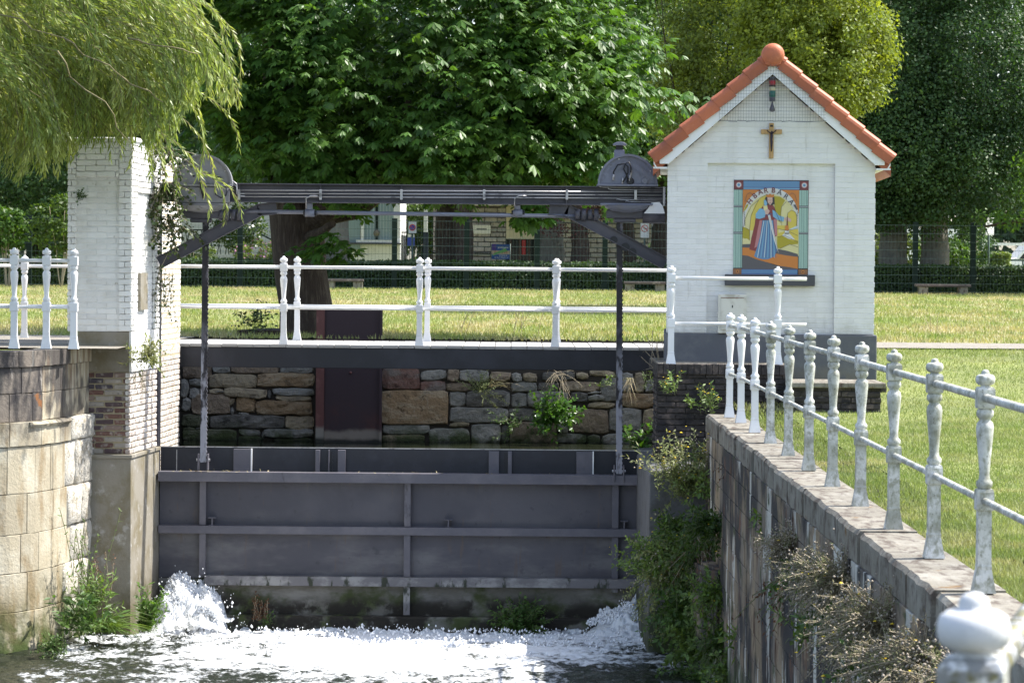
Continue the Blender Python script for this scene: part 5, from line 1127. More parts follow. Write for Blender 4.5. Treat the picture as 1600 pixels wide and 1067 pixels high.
# right: long white building + railing, goal frame, van
DR = 118.0
RB = thing('white_hall', 'long white flat roofed hall glimpsed under the dark tree crowns', 'building', (0, DR, 0))
MB().box((X(1350, DR), .1, 3.0), (X(1500, DR), 6, Z(352, DR))).build('wall', wh, RB)
for k in range(5): MB().box((X(1366 + k * 14, DR), .02, Z(376, DR)), (X(1377 + k * 14, DR), .09, Z(369, DR))).build('window', glass, RB)
GL = thing('goal_frame', 'white tubular goal frame beyond the hedge at the lawn edge', 'goal', (0, 100, 0))
wt = mat('white_tube', (.85, .85, .85), .4)
MB().beam((X(1535, 100), 0, Z(375, 100)), (X(1640, 100), 0, Z(375, 100)), .09, .09).build('crossbar', wt, GL); MB().beam((X(1536, 100), 0, 3.3), (X(1536, 100), 0, Z(376, 100)), .09, .09, (0, 1, 0)).build('upright', wt, GL)
VN = thing('parked_van', 'white parked van far behind the hedge at the end of the yellow green bush', 'van', (X(1592, 112), 112, 3.35))
MB().prism([(-1.0, .35), (2.4, .35), (2.4, 1.75), (.4, 1.8), (-.1, 1.2), (-1.0, 1.05)], 0, 1.8, 'y').build('body', wt, VN, .03)
MB().prism([(.0, 1.15), (.42, 1.65), (1.0, 1.65), (1.0, 1.15)], -.012, .01, 'y').build('window', glass, VN)
for xw in (-.5, 1.7): MB().lathe([(.33, -.02), (.33, .2)], (xw, 0, .33), 16, 'y').build('wheel', M['rubber'], VN)
FR = thing('far_railing', 'grey metal railing beyond the hedge by the parked van', 'railing', (0, 98, 0))
for z in (Z(409, 98), Z(400, 98)): MB().beam((X(1548, 98), 0, z), (X(1650, 98), 0, z), .05, .05).build('rail', M['wiremesh'], FR)
for k in range(5): MB().beam((X(1550 + k * 24, 98), 0, 3.3), (X(1550 + k * 24, 98), 0, Z(400, 98)), .05, .05, (0, 1, 0)).build('post', M['wiremesh'], FR)
# signs
def sign(name, lab, px0, px1, py0, py1, D, base=True, pole_top=None, tilt=0):
    s = thing(name, lab, 'sign', (X((px0 + px1) / 2, D), D, Z((py0 + py1) / 2, D)), R(tilt)); w = (X(px1, D) - X(px0, D)) / 2; h = (Z(py0, D) - Z(py1, D)) / 2
    MB().cbox((-w, -.02, -h), (w, .01, h), .004).build('board', mat('white_enamel', (.72, .73, .75), .35), s)
    MB().tube([(0, .03, -h - (Z(py1, D) - 3.35)), (0, .03, h)], .03, 8).build('pole', M['wiremesh'], s); return s, w, h
blue, redm = mat('sign_blue', (.03, .06, .40), .4), mat('sign_red', (.55, .03, .04), .4)
def ring(s, r0, r1, x, z, y, m, name='ring'):
    n = 28; mb = MB(); mb.add([(x + r * math.cos(2 * PI * k / n), y, z + r * math.sin(2 * PI * k / n)) for r in (r0, r1) for k in range(n)], [(k, (k + 1) % n, n + (k + 1) % n, n + k) for k in range(n)]); mb.build(name, m, s)
def disc(s, r, x, z, y, m, name='disc'): n = 28; MB().add([(x + r * math.cos(2 * PI * k / n), y, z + r * math.sin(2 * PI * k / n)) for k in range(n)], [tuple(range(n))]).build(name, m, s)
s, w, h = sign('parking_sign', 'no parking sign, blue disc ringed red, on a white board behind the fence', 637.5, 650, 348, 366, 86)
disc(s, .072 * 1.0, 0, -.0, -.022, blue); ring(s, .07, .10, 0, 0, -.024, redm); MB().beam((-.055, -.026, .055), (.055, -.026, -.055), .004, .02, (1, 0, 1)).build('slash', redm, s)
s2 = thing('parcel_board', 'small blue and white notice board on the metal gate', 'notice board', (X(642, 90), 89.9, Z(377, 90)))
MB().cbox((-.11, -.02, -.17), (.11, .01, .10), .004).build('board', blue, s2); MB().box((-.10, -.025, .10), (-.015, .0, .19)).build('card', wh, s2); MB().box((.015, -.025, .10), (.10, .0, .19)).build('card', wh, s2)
s, w, h = sign('prohibition_sign', 'white sign with a red ringed prohibition symbol beside the white building', 1000, 1013.5, 347, 370, 86)
ring(s, .085, .105, 0, .06, -.022, redm); MB().beam((-.075, -.024, .13), (.07, -.024, .0), .004, .018, (1, 0, 1)).build('slash', redm, s); MB().beam((-.04, -.023, .08), (.06, -.023, .05), .004, .03, (0, 0, 1)).build('symbol', M['plinth'], s)
s, w, h = sign('notice_sign', 'tilted cream notice board on a pole beyond the hedge at the lawn edge', 1537, 1554, 334, 361, 88, tilt=35)
P4 = thing('sign_pole', 'thin grey pole with a small tag beside the prohibition sign', 'pole', (X(1019, 86.5), 86.5, 3.35)); MB().tube([(0, 0, 0), (0, 0, Z(346, 86.5) - 3.35)], .03, 8).build('pole', M['wiremesh'], P4); MB().box((-.03, -.05, Z(352, 86.5) - 3.35), (.07, -.035, Z(345, 86.5) - 3.35)).build('tag', wh, P4)
# blue banner
DBn = 88.0; BNR = thing('advert_banner', 'blue advertising banner with a green swoosh in front of the grey brick building', 'banner', (X(782, DBn), DBn, Z(393.5, DBn)))
w, h = .275, .225
MB().box((-w, -.01, -h), (w, .01, h)).build('cloth', mat('banner_blue', (.025, .09, .36), .5), BNR)
MB().box((-w, -.013, .04), (-w + .14, -.0101, h - .01)).build('violet_panel', mat('banner_violet', (.09, .045, .32), .5), BNR)
MB().box((-w, -.014, -.075), (w, -.0131, .035)).build('pale_band', mat('banner_cream', (.55, .45, .36), .5), BNR)
MB().add([(-w + .02, -.0155, -.13), (-.08, -.0155, -.06), (.06, -.0155, -.03), (.2, -.0155, .02), (.235, -.0155, .0), (.14, -.0155, .11), (.08, -.0155, .08), (-.04, -.0155, .02), (-.2, -.0155, -.05)], [tuple(range(9))]).build('green_swoosh', mat('banner_green', (.16, .42, .16), .5), BNR)
def lettering(parent, txt, size, loc, m, off=0):
    return textobj('lettering', txt, size, m, parent, Matrix.Translation(loc) @ Matrix.Rotation(R(90), 4, 'X'), 0, off)
wl_ = mat('banner_white', (.75, .78, .82), .5)
lettering(BNR, 'prolippere', .075, (.07, -.017, .125), wl_, .001); lettering(BNR, 'THEATER', .10, (0.0, -.0148, -.02), mat('banner_red', (.35, .06, .04), .5), .001); lettering(BNR, 'BORNSTEE', .05, (.08, -.017, -.115), wl_); lettering(BNR, 'www.prolippere.nl', .055, (.02, -.017, -.17), wl_)
for sx in (-1, 1): MB().tube([(sx * (w + .015), 0, -h - .6), (sx * (w + .015), 0, h + .02)], .012, 6).build('pole', M['wiremesh'], BNR)

# ================================================================== TREES
def limb(mb, p0, p1, r0, r1, wob=.12, n=7):
    p0, p1 = Vector(p0), Vector(p1); L = (p1 - p0).length; ph = random.random() * 6
    pts = [p0.lerp(p1, k / n) + Vector((math.sin(k * 1.3 + ph), math.cos(k * 1.7 + ph), 0)) * wob * L * .12 * math.sin(PI * k / n) for k in range(n + 1)]
    mb.tube(pts, [r0 + (r1 - r0) * k / n for k in range(n + 1)], 9)
def crown(name, ells, nsub, subr, per, L, W, m, parent, shell=(.72, 1.06), zmin=-1e9, droop=.25, upn=.5, front=None, D2=None):
    """foliage: leaf clumps over ellipsoid shells.  ells: (centre, radii)"""
    wgt = np.array([e[1][0] * e[1][2] for e in ells]); wgt = wgt / wgt.sum(); idx = rng.choice(len(ells), nsub, p=wgt)
    C_ = np.array([e[0] for e in ells])[idx]; Rr = np.array([e[1] for e in ells])[idx]; d = rvec(nsub)
    if front is not None: d[:, 1] = np.where(rng.random(nsub) < front, -np.abs(d[:, 1]), d[:, 1])
    rf = shell[0] + (shell[1] - shell[0]) * rng.random(nsub) ** .8; S_ = C_ + d * Rr * rf[:, None]
    S_[:, 2] -= 0; keep = S_[:, 2] > zmin; S_ = S_[keep]; d = d[keep]; ns = len(S_)
    sr = subr * (.6 + .8 * rng.random(ns)); q = rvec(ns * per).reshape(ns, per, 3); q[:, :, 2] *= .7
    P = S_[:, None] + q * (sr[:, None, None] * (rng.random((ns, per, 1)) ** .45)); P = P.reshape(-1, 3); n = len(P)
    out = unit(q.reshape(-1, 3) + np.repeat(d, per, 0) * .8 + [[0, 0, upn]]); N = unit(out + .75 * rvec(n)); D = unit(np.cross(N, rvec(n)) + out * .35 - [[0, 0, droop]])
    return leaves(name, P, D, N, L * (.65 + .7 * rng.random(n)), W * (.65 + .7 * rng.random(n)), m, parent)
def tree(label, px, D, zb, tops, ells, nsub, subr, per, L, W, lm, bark='bark', cat='tree', group=None, name='tree', **kw):
    T = thing(name, label, cat, (X(px, D), D, zb), group=group); mb = MB(); o = Vector(T.location)
    for tp in tops: limb(mb, Vector(tp[0]), Vector(tp[1]), tp[2], tp[3])
    mb.build('trunk', M[bark], T)
    ee = [(tuple(Vector(c) - o), r) for c, r in ells]
    crown('crown', ee, nsub, subr, per, L, W, lm, T, **kw); return T
def E(px, py, D, rpx, ryd, rpy): return ((X(px, D, py), D, Z(py, D, px)), (rpx * D / F, ryd, rpy * D / F))

# --- horse chestnut (palmate leaves)
DC = 42.6
HC = thing('horse_chestnut', 'large horse chestnut with hand shaped leaves and green fruits behind the footbridge', 'tree', (X(482, DC, 525), DC, 2.95))
o_ = Vector(HC.location)
mb = MB()
def pc(px, py, D=DC): return Pt(px, py, D) - o_
trk = [pc(484, 560), pc(482, 527), pc(478, 480), pc(470, 430), pc(466, 380), pc(462, 330), pc(452, 260), pc(440, 180), pc(430, 60), pc(420, -60)]
mb.tube(trk, [.62, .44, .395, .39, .40, .40, .30, .27, .2, .1], 14)
for a_, b_, r0, r1 in (((475, 350), (560, 290, 41.5), .24, .16), ((560, 290, 41.5), (640, 160, 41), .16, .06), ((600, 300, 42.5), (700, 100, 42), .12, .05), ((560, 290, 41.5), (630, 235, 41.8), .12, .05), ((470, 330), (350, 120, 42), .14, .05), ((480, 340), (560, 330, 42.4), .16, .12), ((560, 330, 42.4), (800, 120, 43), .12, .04), ((470, 380), (520, 350, 41.5), .1, .05)):
    limb(mb, pc(*a_), pc(*b_), r0, r1, .3)
mb.build('trunk', M['bark'], HC)
ells = [E(620, 90, 42.5, 330, 2.6, 190), E(780, 150, 42.3, 215, 2.2, 150), E(520, 200, 41.9, 200, 1.9, 85), E(880, 130, 42.2, 150, 1.5, 120), E(700, 230, 41.8, 190, 1.8, 80), E(860, 235, 42.0, 85, 1.2, 55),
        E(400, 90, 42.4, 150, 2.0, 140), E(560, -120, 42.5, 420, 3.0, 160), E(930, 100, 42, 95, 1.1, 75), E(430, 230, 42.6, 90, 1.0, 40), E(540, 328, 41.2, 50, .5, 18), E(515, 392, 41.2, 16, .3, 26), E(665, 318, 41.5, 45, .5, 10), E(678, 348, 41.3, 14, .3, 20), E(820, 325, 41.4, 45, .4, 14), E(760, 270, 41.8, 150, .9, 34), E(858, 340, 41.3, 22, .3, 10)]
def palmate(ells, ncl, per, parent):
    wgt = np.array([(e[1][0] * e[1][2]) ** .9 for e in ells]); wgt /= wgt.sum(); idx = rng.choice(len(ells), ncl, p=wgt)
    C_ = np.array([e[0] for e in ells])[idx] - np.array(o_); Rr = np.array([e[1] for e in ells])[idx]; d = rvec(ncl); d[:, 1] = np.where(rng.random(ncl) < .55, -np.abs(d[:, 1]), d[:, 1])
    nb_ = ncl // 9; Bc = (C_ + d * Rr * (.62 + .40 * rng.random(ncl))[:, None])[:nb_]; j_ = rng.integers(0, nb_, ncl); big = np.minimum(Rr[:nb_][j_][:, 2:3], .5) / .5
    S_ = Bc[j_] + rng.normal(size=(ncl, 3)) * [[.40, .40, .13]] * big; d = unit(d[:nb_][j_] + .5 * rvec(ncl)); S_[:, 2] -= .10 * ((S_ - Bc[j_]) ** 2).sum(1)
    q = rvec(ncl * per).reshape(ncl, per, 3) * [[[1, 1, .6]]]; sz = (.20 + .22 * rng.random(ncl))
    P = (S_[:, None] + q * sz[:, None, None] * rng.random((ncl, per, 1)) ** .4).reshape(-1, 3); n = len(P)
    out = unit(q.reshape(-1, 3) + np.repeat(d, per, 0) * .7); axis = unit(out * [[1, 1, .5]] - [[0, 0, .15]] + .25 * rvec(n))
    N = unit(np.array([[0, -.1, 1]]) + .35 * out + .45 * rvec(n)); side = unit(np.cross(axis, N)); N = np.cross(side, axis)
    k = 6; th = np.radians(np.linspace(-98, 98, k)); LL = (.105 + .10 * rng.random(n)); PP = []; DD = []; NN = []; Ls = []; Ws = []
    for t, f in zip(th, (.62, .85, 1, 1, .85, .62)):
        dd = axis * math.cos(t) + side * math.sin(t) - N * .32 - [[0, 0, .30]] + .10 * rvec(n); PP.append(P); DD.append(dd); NN.append(N + .12 * rvec(n)); Ls.append(LL * f); Ws.append(LL * f * .36)
    order = np.arange(n * k).reshape(k, n).T.ravel()
    cc = lambda a: np.concatenate(a)[order]
    leaves('crown', cc(PP), cc(DD), cc(NN), cc(Ls), cc(Ws), L_['chest'], parent, fold=.10, mid=.62)
    # fruits
    nf = 260; j = rng.choice(n, nf); fp = P[j] - [[0, .03, .05]]; r = .020 + .008 * rng.random(nf)
    o6 = np.array([(1, 0, 0), (-1, 0, 0), (0, 1, 0), (0, -1, 0), (0, 0, 1), (0, 0, -1)]) ; f8 = np.array([(0, 2, 4), (2, 1, 4), (1, 3, 4), (3, 0, 4), (2, 0, 5), (1, 2, 5), (3, 1, 5), (0, 3, 5)])
    V = (fp[:, None] + o6[None] * r[:, None, None]).reshape(-1, 3)
    tag(npmesh('fruit', V, (np.arange(nf)[:, None, None] * 6 + f8[None]).reshape(-1, 3), mat('green_conker', (.22, .30, .06), .6), parent, True), kind='stuff')
palmate(ells, 2900, 8, HC)

# --- other trees
tree('tall hornbeam with sunlit yellow green leaves and many upright branches behind the gable', 1215, 60, 3.2,
     [(((k - 7) * .08, random.uniform(-.2, .2), .0 if k < 14 else 0), ((k - 7) * .15 + .7, random.uniform(.0, .8), 8.5), .04, .012) for k in range(15)] + [((0, 0, 0), (0, 0, 3), .3, .2)],
     [E(1270, 60, 59.4, 118, 1.8, 150), E(1300, 110, 59.5, 78, 1.3, 82), E(1330, 70, 59.5, 50, 1.0, 70), E(1250, -150, 60, 130, 2.0, 140), E(1230, 30, 59.8, 90, 1.6, 100)], 760, .34, 95, .085, .055, L_['yellow'], 'bark', name='hornbeam_tree', shell=(.7, 1.04), front=.45)
tree('green hornbeam with upright bare branches showing between the chestnut and the gable', 1130, 63, 3.2,
     [((-.3, 0, 0), (-.3, 0, 3), .25, .15)] + [(((k - 6) * .06 - .3, random.uniform(-.2, .2), 1.5), ((k - 6) * .30 + random.uniform(-.2, .2), random.uniform(-1.4, .2), 8.5), .018, .007) for k in range(13)],
     [E(1150, 60, 63, 110, 1.8, 150), E(1120, 240, 63, 75, 1.6, 110), E(1080, 160, 63.5, 55, 1.2, 120), E(1150, -150, 63, 120, 2.2, 130), E(1190, 150, 63.5, 60, 1.2, 90)], 760, .36, 85, .085, .058, L_['olive'], 'bark', name='hornbeam_tree', shell=(.75, 1.06), front=.7)
tree('bright green narrow tree between the chestnut and the hornbeam', 985, 86, 3.3, [((0, 0, 0), (0, 0, 8), .22, .05)],
     [E(965, 60, 86, 92, 2.4, 150), E(940, 200, 86, 90, 2.2, 110), E(985, 250, 86, 70, 2, 60), E(980, -120, 86, 110, 2.6, 160), E(1000, 170, 86, 50, 1.8, 100)], 800, .50, 44, .13, .09, L_['bright'], shell=(.7, 1.05), front=.6)
for (px, lab) in ((1397, 'dark leafy tree on a pale grey trunk nearest the white building'), (1461, 'dark leafy tree whose grey trunk rises behind the plank bench')):
    o = Vector((X(px, 85.5), 85.5, 3.38))
    tree(lab, px, 85.5, 3.38, [((0, 0, -.2), (-.02, 0, 1.9), .47, .40), ((-.02, 0, 1.8), (.1, 0, 6), .40, .18), ((0, 0, 2.2), (1.6, .2, 6), .2, .06), ((0, 0, 2.3), (-1.7, -.2, 6), .2, .06)],
         ([E(1385, 250, 85.3, 120, 2.4, 105), E(1400, 110, 85.5, 105, 2.6, 130), E(1340, 310, 86, 60, 1.5, 45), E(1410, -60, 86, 120, 3, 120)] if px < 1420 else
          [E(1480, 240, 84.8, 125, 2.4, 115), E(1530, 110, 85, 120, 2.6, 150), E(1590, 170, 85.4, 90, 2.2, 150), E(1450, 330, 84.8, 100, 1.6, 32), E(1500, -80, 86, 150, 3, 120), E(1420, 200, 85, 100, 2, 120)]),
         900 if px < 1420 else 1300, .50, 62, .105, .07, L_['dark'], 'greybark', name='lime_tree', group='dark trees behind the fence', shell=(.72, 1.05), front=.6)
tree('light green tree whose low branch shows above the yellow green bush', 1640, 80, 3.4, [((0, 0, 0), (0, 0, 6), .25, .1), ((0, 0, 2.2), (-1.8, 0, 1.9), .08, .03)], [E(1600, 338, 80, 60, .8, 12), E(1690, 280, 80, 90, 2, 80)], 160, .3, 36, .13, .09, L_['bright'], name='maple_tree')
# left trees in shade
tree('dark yew like tree in the shade to the left of the white pillar', 130, 87, 3.3, [((0, 0, 0), (0, 0, 7), .15, .1)], [E(40, 270, 87, 120, 2.4, 75), E(-60, 180, 87, 160, 2.6, 160), E(110, 250, 87, 100, 2, 90), E(160, 320, 87, 70, 1.6, 80), E(60, 100, 87, 200, 2.6, 150)], 1300, .52, 40, .12, .075, L_['dark'], name='yew_tree')
tree('dark tree standing behind the left gearbox and willow twigs', 236, 88, 3.3, [((0, 0, 0), (0, 0, 7), .2, .1)], [E(330, 200, 88, 130, 2.4, 95), E(390, 240, 87, 60, 1.8, 55), E(300, 60, 88, 170, 2.6, 160)], 900, .52, 40, .13, .085, L_['dark'], name='maple_tree')
tree('copper leaved small tree hanging before the grey brick building', 905, 84.5, 3.35, [((0, 0, 0), (0, 0, 3), .32, .2)], [E(880, 345, 84.4, 55, .8, 14), E(845, 352, 84.4, 25, .5, 12), E(900, 362, 84.4, 18, .4, 12), E(900, 300, 85, 90, 1.5, 40)], 110, .30, 30, .08, .05, L_['purple'], 'bark', name='copper_beech')
for px, D, r, lab in ((700, 86, .42, 'dark broad trunk rising behind the hedge before the cream panels'), (722, 85, .30, 'narrow dark trunk beside the first fence post of the brick building'), (858, 86, .46, 'broad brown trunk behind the fence near the blue banner'), (1040, 86, .5, 'brown trunk half hidden by the white gabled building'), (525, 84.5, .42, 'pale grey trunk just right of the chestnut trunk'), (246, 90, .10, 'thin pale trunk in shade left of the willow pillar')):
    tree(lab, px, D, 3.35, [((0, 0, -.1), (.05, 0, 4.0), r, r * .8)], [E(px, 255, D, 90 if px != 246 else 50, 1.6, 55)], 170, .45, 34, .12, .08, L_['hornb'] if px != 525 else L_['bright'], 'greybark' if px in (525, 858) else 'bark', name='park_tree', group='trunks beyond the hedge')
# far belt
for i, px in enumerate(range(-250, 1900, 155)):
    D = 128 + (i % 3) * 5
    names = ['high dark tree', 'broad blue green tree', 'leafy backdrop tree']; where = ['far beyond the willow', 'far behind the sandstone quay', 'above the pillar top', 'behind the left gearbox', 'behind the chestnut trunk', 'behind the middle of the hoist beam', 'behind the rusty shutter', 'over the grey brick building', 'behind the right gearbox', 'behind the gable peak', 'behind the orange roof edge', 'over the white hall', 'over the plank bench', 'beyond the goal frame', 'beyond the parked van']
    tree(names[i % 3] + ' ' + where[i % 15], px, D, 3.4, [((0, 0, 0), (0, 0, 8), .5, .2)], [E(px, 210, D, 120, 3.5, 150), E(px + 20, 20, D, 130, 3.5, 150), E(px - 20, -150, D, 130, 3.5, 120), E(px, 335, D, 110, 2.5, 55)], 750, .95, 26, .26, .20, L_['far'] if px > 1450 else L_['dark'], name='far_tree', group='belt of far trees', front=.75, shell=(.55, 1.03))
# shrubs
def bush(label, px, py, D, rpx, rpy, lm, n=2600, L=.08, W=.05, name='shrub', flowers=None, ry=None, zb=3.35, cat='shrub', core=True):
    T = thing(name, label, cat, (X(px, D), D, zb)); o = np.array(T.location); c, r = E(px, py, D, rpx, ry or rpx * D / F * .7, rpy)
    crown('foliage', [(tuple(np.array(c) - o), r)], max(10, n // 26), min(r[0], r[2]) * .30, 26, L, W, lm, T, shell=(.55, 1.0))
    mb = MB()
    for k in range(6): limb(mb, (random.uniform(-.05, .05), 0, 0), tuple(np.array(c) - o + np.array([random.uniform(-.5, .5) * r[0], 0, random.uniform(0, .6) * r[2]])), .02, .006)
    mb.build('stem', M['drystem'], T)
    if flowers:
        nf = flowers[1]; d = rvec(nf); d[:, 1] = -np.abs(d[:, 1]); P = np.array(c) - o + d * np.array(r) * 1.0; leaves('flowers', P, rvec(nf), rvec(nf), flowers[2], flowers[2], flowers[0], T)
    return T
wf = mat('white_petal', (.75, .74, .70), .6)
bush('dark rhododendron with white flowers before the clad house', 372, 355, 88, 40, 42, L_['hornb'], 2600, .12, .06, flowers=(wf, 70, .10))
bush('pale green garden shrub left of the green fence post', 300, 400, 85, 42, 18, L_['shrub'], 1700, .09, .05)
bush('pale green garden shrub with pink flowers by the chestnut trunk', 405, 395, 86, 38, 20, L_['shrub'], 1700, .09, .05, flowers=(M['pinkflower'], 60, .09))
bush('bright leafed rounded shrub at the photo edge behind the white railing', 12, 360, 80, 32, 34, L_['bright'], 1600, .12, .08)
bush('loose green shrub before the yew with paler leaf tips', 95, 350, 80, 50, 45, L_['hornb'], 2000, .12, .07)
bush('yellow green shrub between the two grey trunks', 1420, 390, 89, 34, 26, L_['shrub'], 1800, .11, .07)
bush('light shrub just behind the pale trunk by the white building', 1372, 385, 90, 26, 30, L_['shrub'], 1400, .10, .06)
bush('dense green shrub behind the plank bench', 1480, 395, 88, 44, 22, L_['bright'], 1900, .11, .07)
bush('dark conifer shrub behind the last green fence posts', 1515, 385, 90, 34, 32, L_['dark'], 1700, .11, .06)
bush('leafy dark shrub behind the no parking sign', 650, 350, 96, 40, 50, L_['hornb'], 1900, .12, .08)
bush('low dark shrub under the prohibition sign', 1030, 395, 89, 45, 14, L_['dark'], 1200, .10, .06)
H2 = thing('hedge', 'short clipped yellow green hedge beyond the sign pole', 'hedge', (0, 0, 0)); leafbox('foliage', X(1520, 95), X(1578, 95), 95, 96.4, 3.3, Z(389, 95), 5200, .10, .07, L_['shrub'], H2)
# far hills / wood line closing the horizon
tag(leaves('distant_wood', np.stack([rng.uniform(-120, 120, 26000), rng.uniform(150, 158, 26000), rng.uniform(3, 22, 26000)], 1), rvec(26000), rvec(26000) + [[0, -.6, .5]], 1.1, .9, L_['far']), 'dense dark wood closing the horizon behind all the trees', 'wood', kind='stuff')

# --- weeping willow
WL = thing('weeping_willow', 'weeping willow with pale hanging twigs draped over the white brick pillar', 'tree', (-8.6, 32.3, 3.1)); o_ = np.array(WL.location)
mb = MB(); limb(mb, (0, 0, -.2), (.2, 0, 3.6), .38, .28); limb(mb, (.2, 0, 3.5), (3.6, -1.2, 4.6), .2, .06, .3); limb(mb, (.2, 0, 3.3), (2.2, -2.4, 4.6), .18, .05, .3); limb(mb, (.2, 0, 3.5), (-1.5, -1.0, 5), .2, .06, .3); mb.build('trunk', M['greybark'], WL)
def willow():
    bx = [-80, 0, 60, 110, 150, 205, 240, 262, 290, 322, 345, 380]; by = [255, 258, 262, 240, 210, 215, 222, 205, 150, 145, 160, 180]; tx = [(255, 285), (262, 300), (300, 285), (330, 322), (352, 345), (372, 348), (345, 285), (374, 240), (366, 180), (358, 110), (372, 130), (352, 60), (340, 30), (318, 240), (240, 262), (225, 250), (180, 240), (60, 285), (30, 280), (95, 262)]
    P = []; D = []; mb = MB()
    nt_ = 245
    for k in range(nt_):                       # tresses: several twigs that share one arching line
        u = k / nt_; ex = random.uniform(-100, 372) if u < .8 else random.uniform(250, 372); dd = random.uniform(28.8, 32.0); low = float(np.interp(ex, bx, by))
        ey = low - abs(random.gauss(0, 1)) * 22 if random.random() < .42 else random.uniform(-50, low)
        if ex > 285 and random.random() < .45: continue
        if ex > 320 and ey < 150: ex -= (150 - ey) * .28
        if k < len(tx): ex, ey = tx[k]; low = ey; ln_ = 1
        ln = random.uniform(.8, 1.9); drift = random.uniform(.25, .85) * (1 if ex > 60 else .55) * (1.15 if ex > 250 else 1)
        for q in range((1 if ex > 245 else 3) if k < len(tx) else random.randint(4, 8) if ex < 300 else random.randint(1, 3)):
            l2 = ln * random.uniform(.6, 1.05); sp = .16 if ex < 290 else .07
            e = np.array(Pt(ex, ey, dd)) + rng.normal(size=3) * [sp * .5, .06, sp * .7]; e[2] = max(e[2], Pt(ex, low + 8, dd).z)
            st = e + np.array([-drift * l2, random.uniform(-.2, .2), l2 * .80])
            n = int(l2 / .0155); tt = np.linspace(0, 1, n)[:, None]; curve = st * (1 - tt) + e * tt + np.array([[.36 * l2, 0, .30 * l2 * drift]]) * (tt * (1 - tt)) * 2 + rng.normal(size=3) * .03 * np.sin(tt * 5)
            P.append(curve); D.append(unit(np.gradient(curve, axis=0)))
            if q % 2 == 0: c = curve[::max(1, n // 7)] - o_; mb.tube([tuple(v) for v in c], .0035, 4, False)
    P = np.concatenate(P) - o_; T = np.concatenate(D); n = len(P); sgn = np.where(np.arange(n) % 2, 1, -1)[:, None]; side = unit(np.cross(T, rvec(n)))
    D = unit(T * .95 + side * .50 * sgn - [[0, 0, .2]]); N = unit(rvec(n) + [[.3, -.4, .5]])
    leaves('crown', P, D, N, .070 + .045 * rng.random(n), .015 + .007 * rng.random(n), L_['willow'], WL, fold=.05, mid=.4)
    tag(mb.build('twigs', M['twig'], WL), kind='stuff')
    mb = MB()
    for a_, b_ in (((100, 60, 28.6), (190, 120, 28.6)), ((190, 120, 28.6), (255, 160, 28.8)), ((90, 80, 28.5), (200, 220, 28.5)), ((200, 60, 28.7), (310, 85, 28.7)), ((-40, 10, 29), (100, 60, 28.6))):
        limb(mb, tuple(np.array(Pt(*a_)) - o_), tuple(np.array(Pt(*b_)) - o_), .009, .005, .8)
    mb.build('branch', M['twig'], WL)
    m_ = 7000; px = rng.uniform(-120, 285, m_); lo = np.interp(px, bx, by) - 28; py = -90 + (lo + 90) * rng.random(m_)
    Q = np.array([Pt(a, b, c)[:] for a, b, c in zip(px, py, rng.uniform(31.6, 32.45, m_))]) - o_
    leaves('inner_leaves', Q, unit(rvec(m_) * .5 - [[-.3, 0, 1]]), unit(rvec(m_) + [[0, -1, 0]]), .12, .024, L_['willow'], WL)
willow()

# ================================================================== WALL PLANTS, GRASS
def sprig(label, base, nst, Lh, lean, spread, lm, leafL, leafW, cat='weed', name='weed', flowers=None, heads=None, dens=26, smat='stem', group=None, hang=0.0, flop=.3):
    """clump of stems with leaves; base world point, lean = mean direction"""
    T = thing(name, label, cat, base, group=group); P = []; D = []; mb = MB(); tips = []
    lean = np.array(lean, float)
    for k in range(nst):
        d = unit(lean + spread * rng.normal(size=3)); ln = Lh * rng.uniform(.5, 1.1); n = max(4, int(ln * dens))
        st = rng.normal(size=3) * [Lh * .16, Lh * .10, Lh * .08]; tt = np.linspace(0, 1, n)[:, None]
        c = st + d * ln * tt + np.array([[0, 0, -hang * ln]]) * tt ** 2 + rng.normal(size=3) * flop * .3 * ln * tt ** 2; tg_ = unit(np.gradient(c, axis=0))
        P.append(c[1:]); D.append(tg_[1:]); tips.append(c[-1]); tips.append(c[int(n * .8)])
        cc = c[::max(1, n // 5)]; 
        if len(cc) > 1: mb.tube([tuple(v) for v in cc], .0022 + .002 * Lh, 4, False)
    tag(mb.build('stem', M[smat], T), kind='stuff')
    P = np.concatenate(P); Tg = np.concatenate(D); n = len(P); rep = 2; P = np.repeat(P, rep, 0) + rng.normal(size=(n * rep, 3)) * .008; Tg = np.repeat(Tg, rep, 0); n *= rep
    Dv = unit(np.cross(Tg, rvec(n)) + Tg * .5 - [[0, 0, .12]]); N = unit(rvec(n) * .7 + [[0, -.4, .9]])
    leaves('foliage', P, Dv, N, leafL * (.5 + .8 * rng.random(n)), leafW * (.5 + .8 * rng.random(n)), lm, T)
    tips = np.array(tips)
    def puffs(nm, mt, cnt, r, flat=1.0):
        q = tips[rng.choice(len(tips), cnt)] + rng.normal(size=(cnt, 3)) * Lh * .10; rr = r * (.6 + .7 * rng.random(cnt))
        o6 = np.array([(1, 0, 0), (-1, 0, 0), (0, 1, 0), (0, -1, 0), (0, 0, flat), (0, 0, -flat)]); f8 = np.array([(0, 2, 4), (2, 1, 4), (1, 3, 4), (3, 0, 4), (2, 0, 5), (1, 2, 5), (3, 1, 5), (0, 3, 5)])
        Rm = rng.normal(size=(cnt, 1, 3)) * .25
        V = (q[:, None] + (o6[None] + Rm * np.abs(o6[None])) * rr[:, None, None]).reshape(-1, 3)
        tag(npmesh(nm, V, (np.arange(cnt)[:, None, None] * 6 + f8[None]).reshape(-1, 3), mt, T, True), kind='stuff')
    if flowers: puffs('flower', M['yellowflower'], flowers[0], flowers[1], .45)
    if heads: puffs('seedhead', M['seedhead'], heads[0], heads[1], 1)
    return T
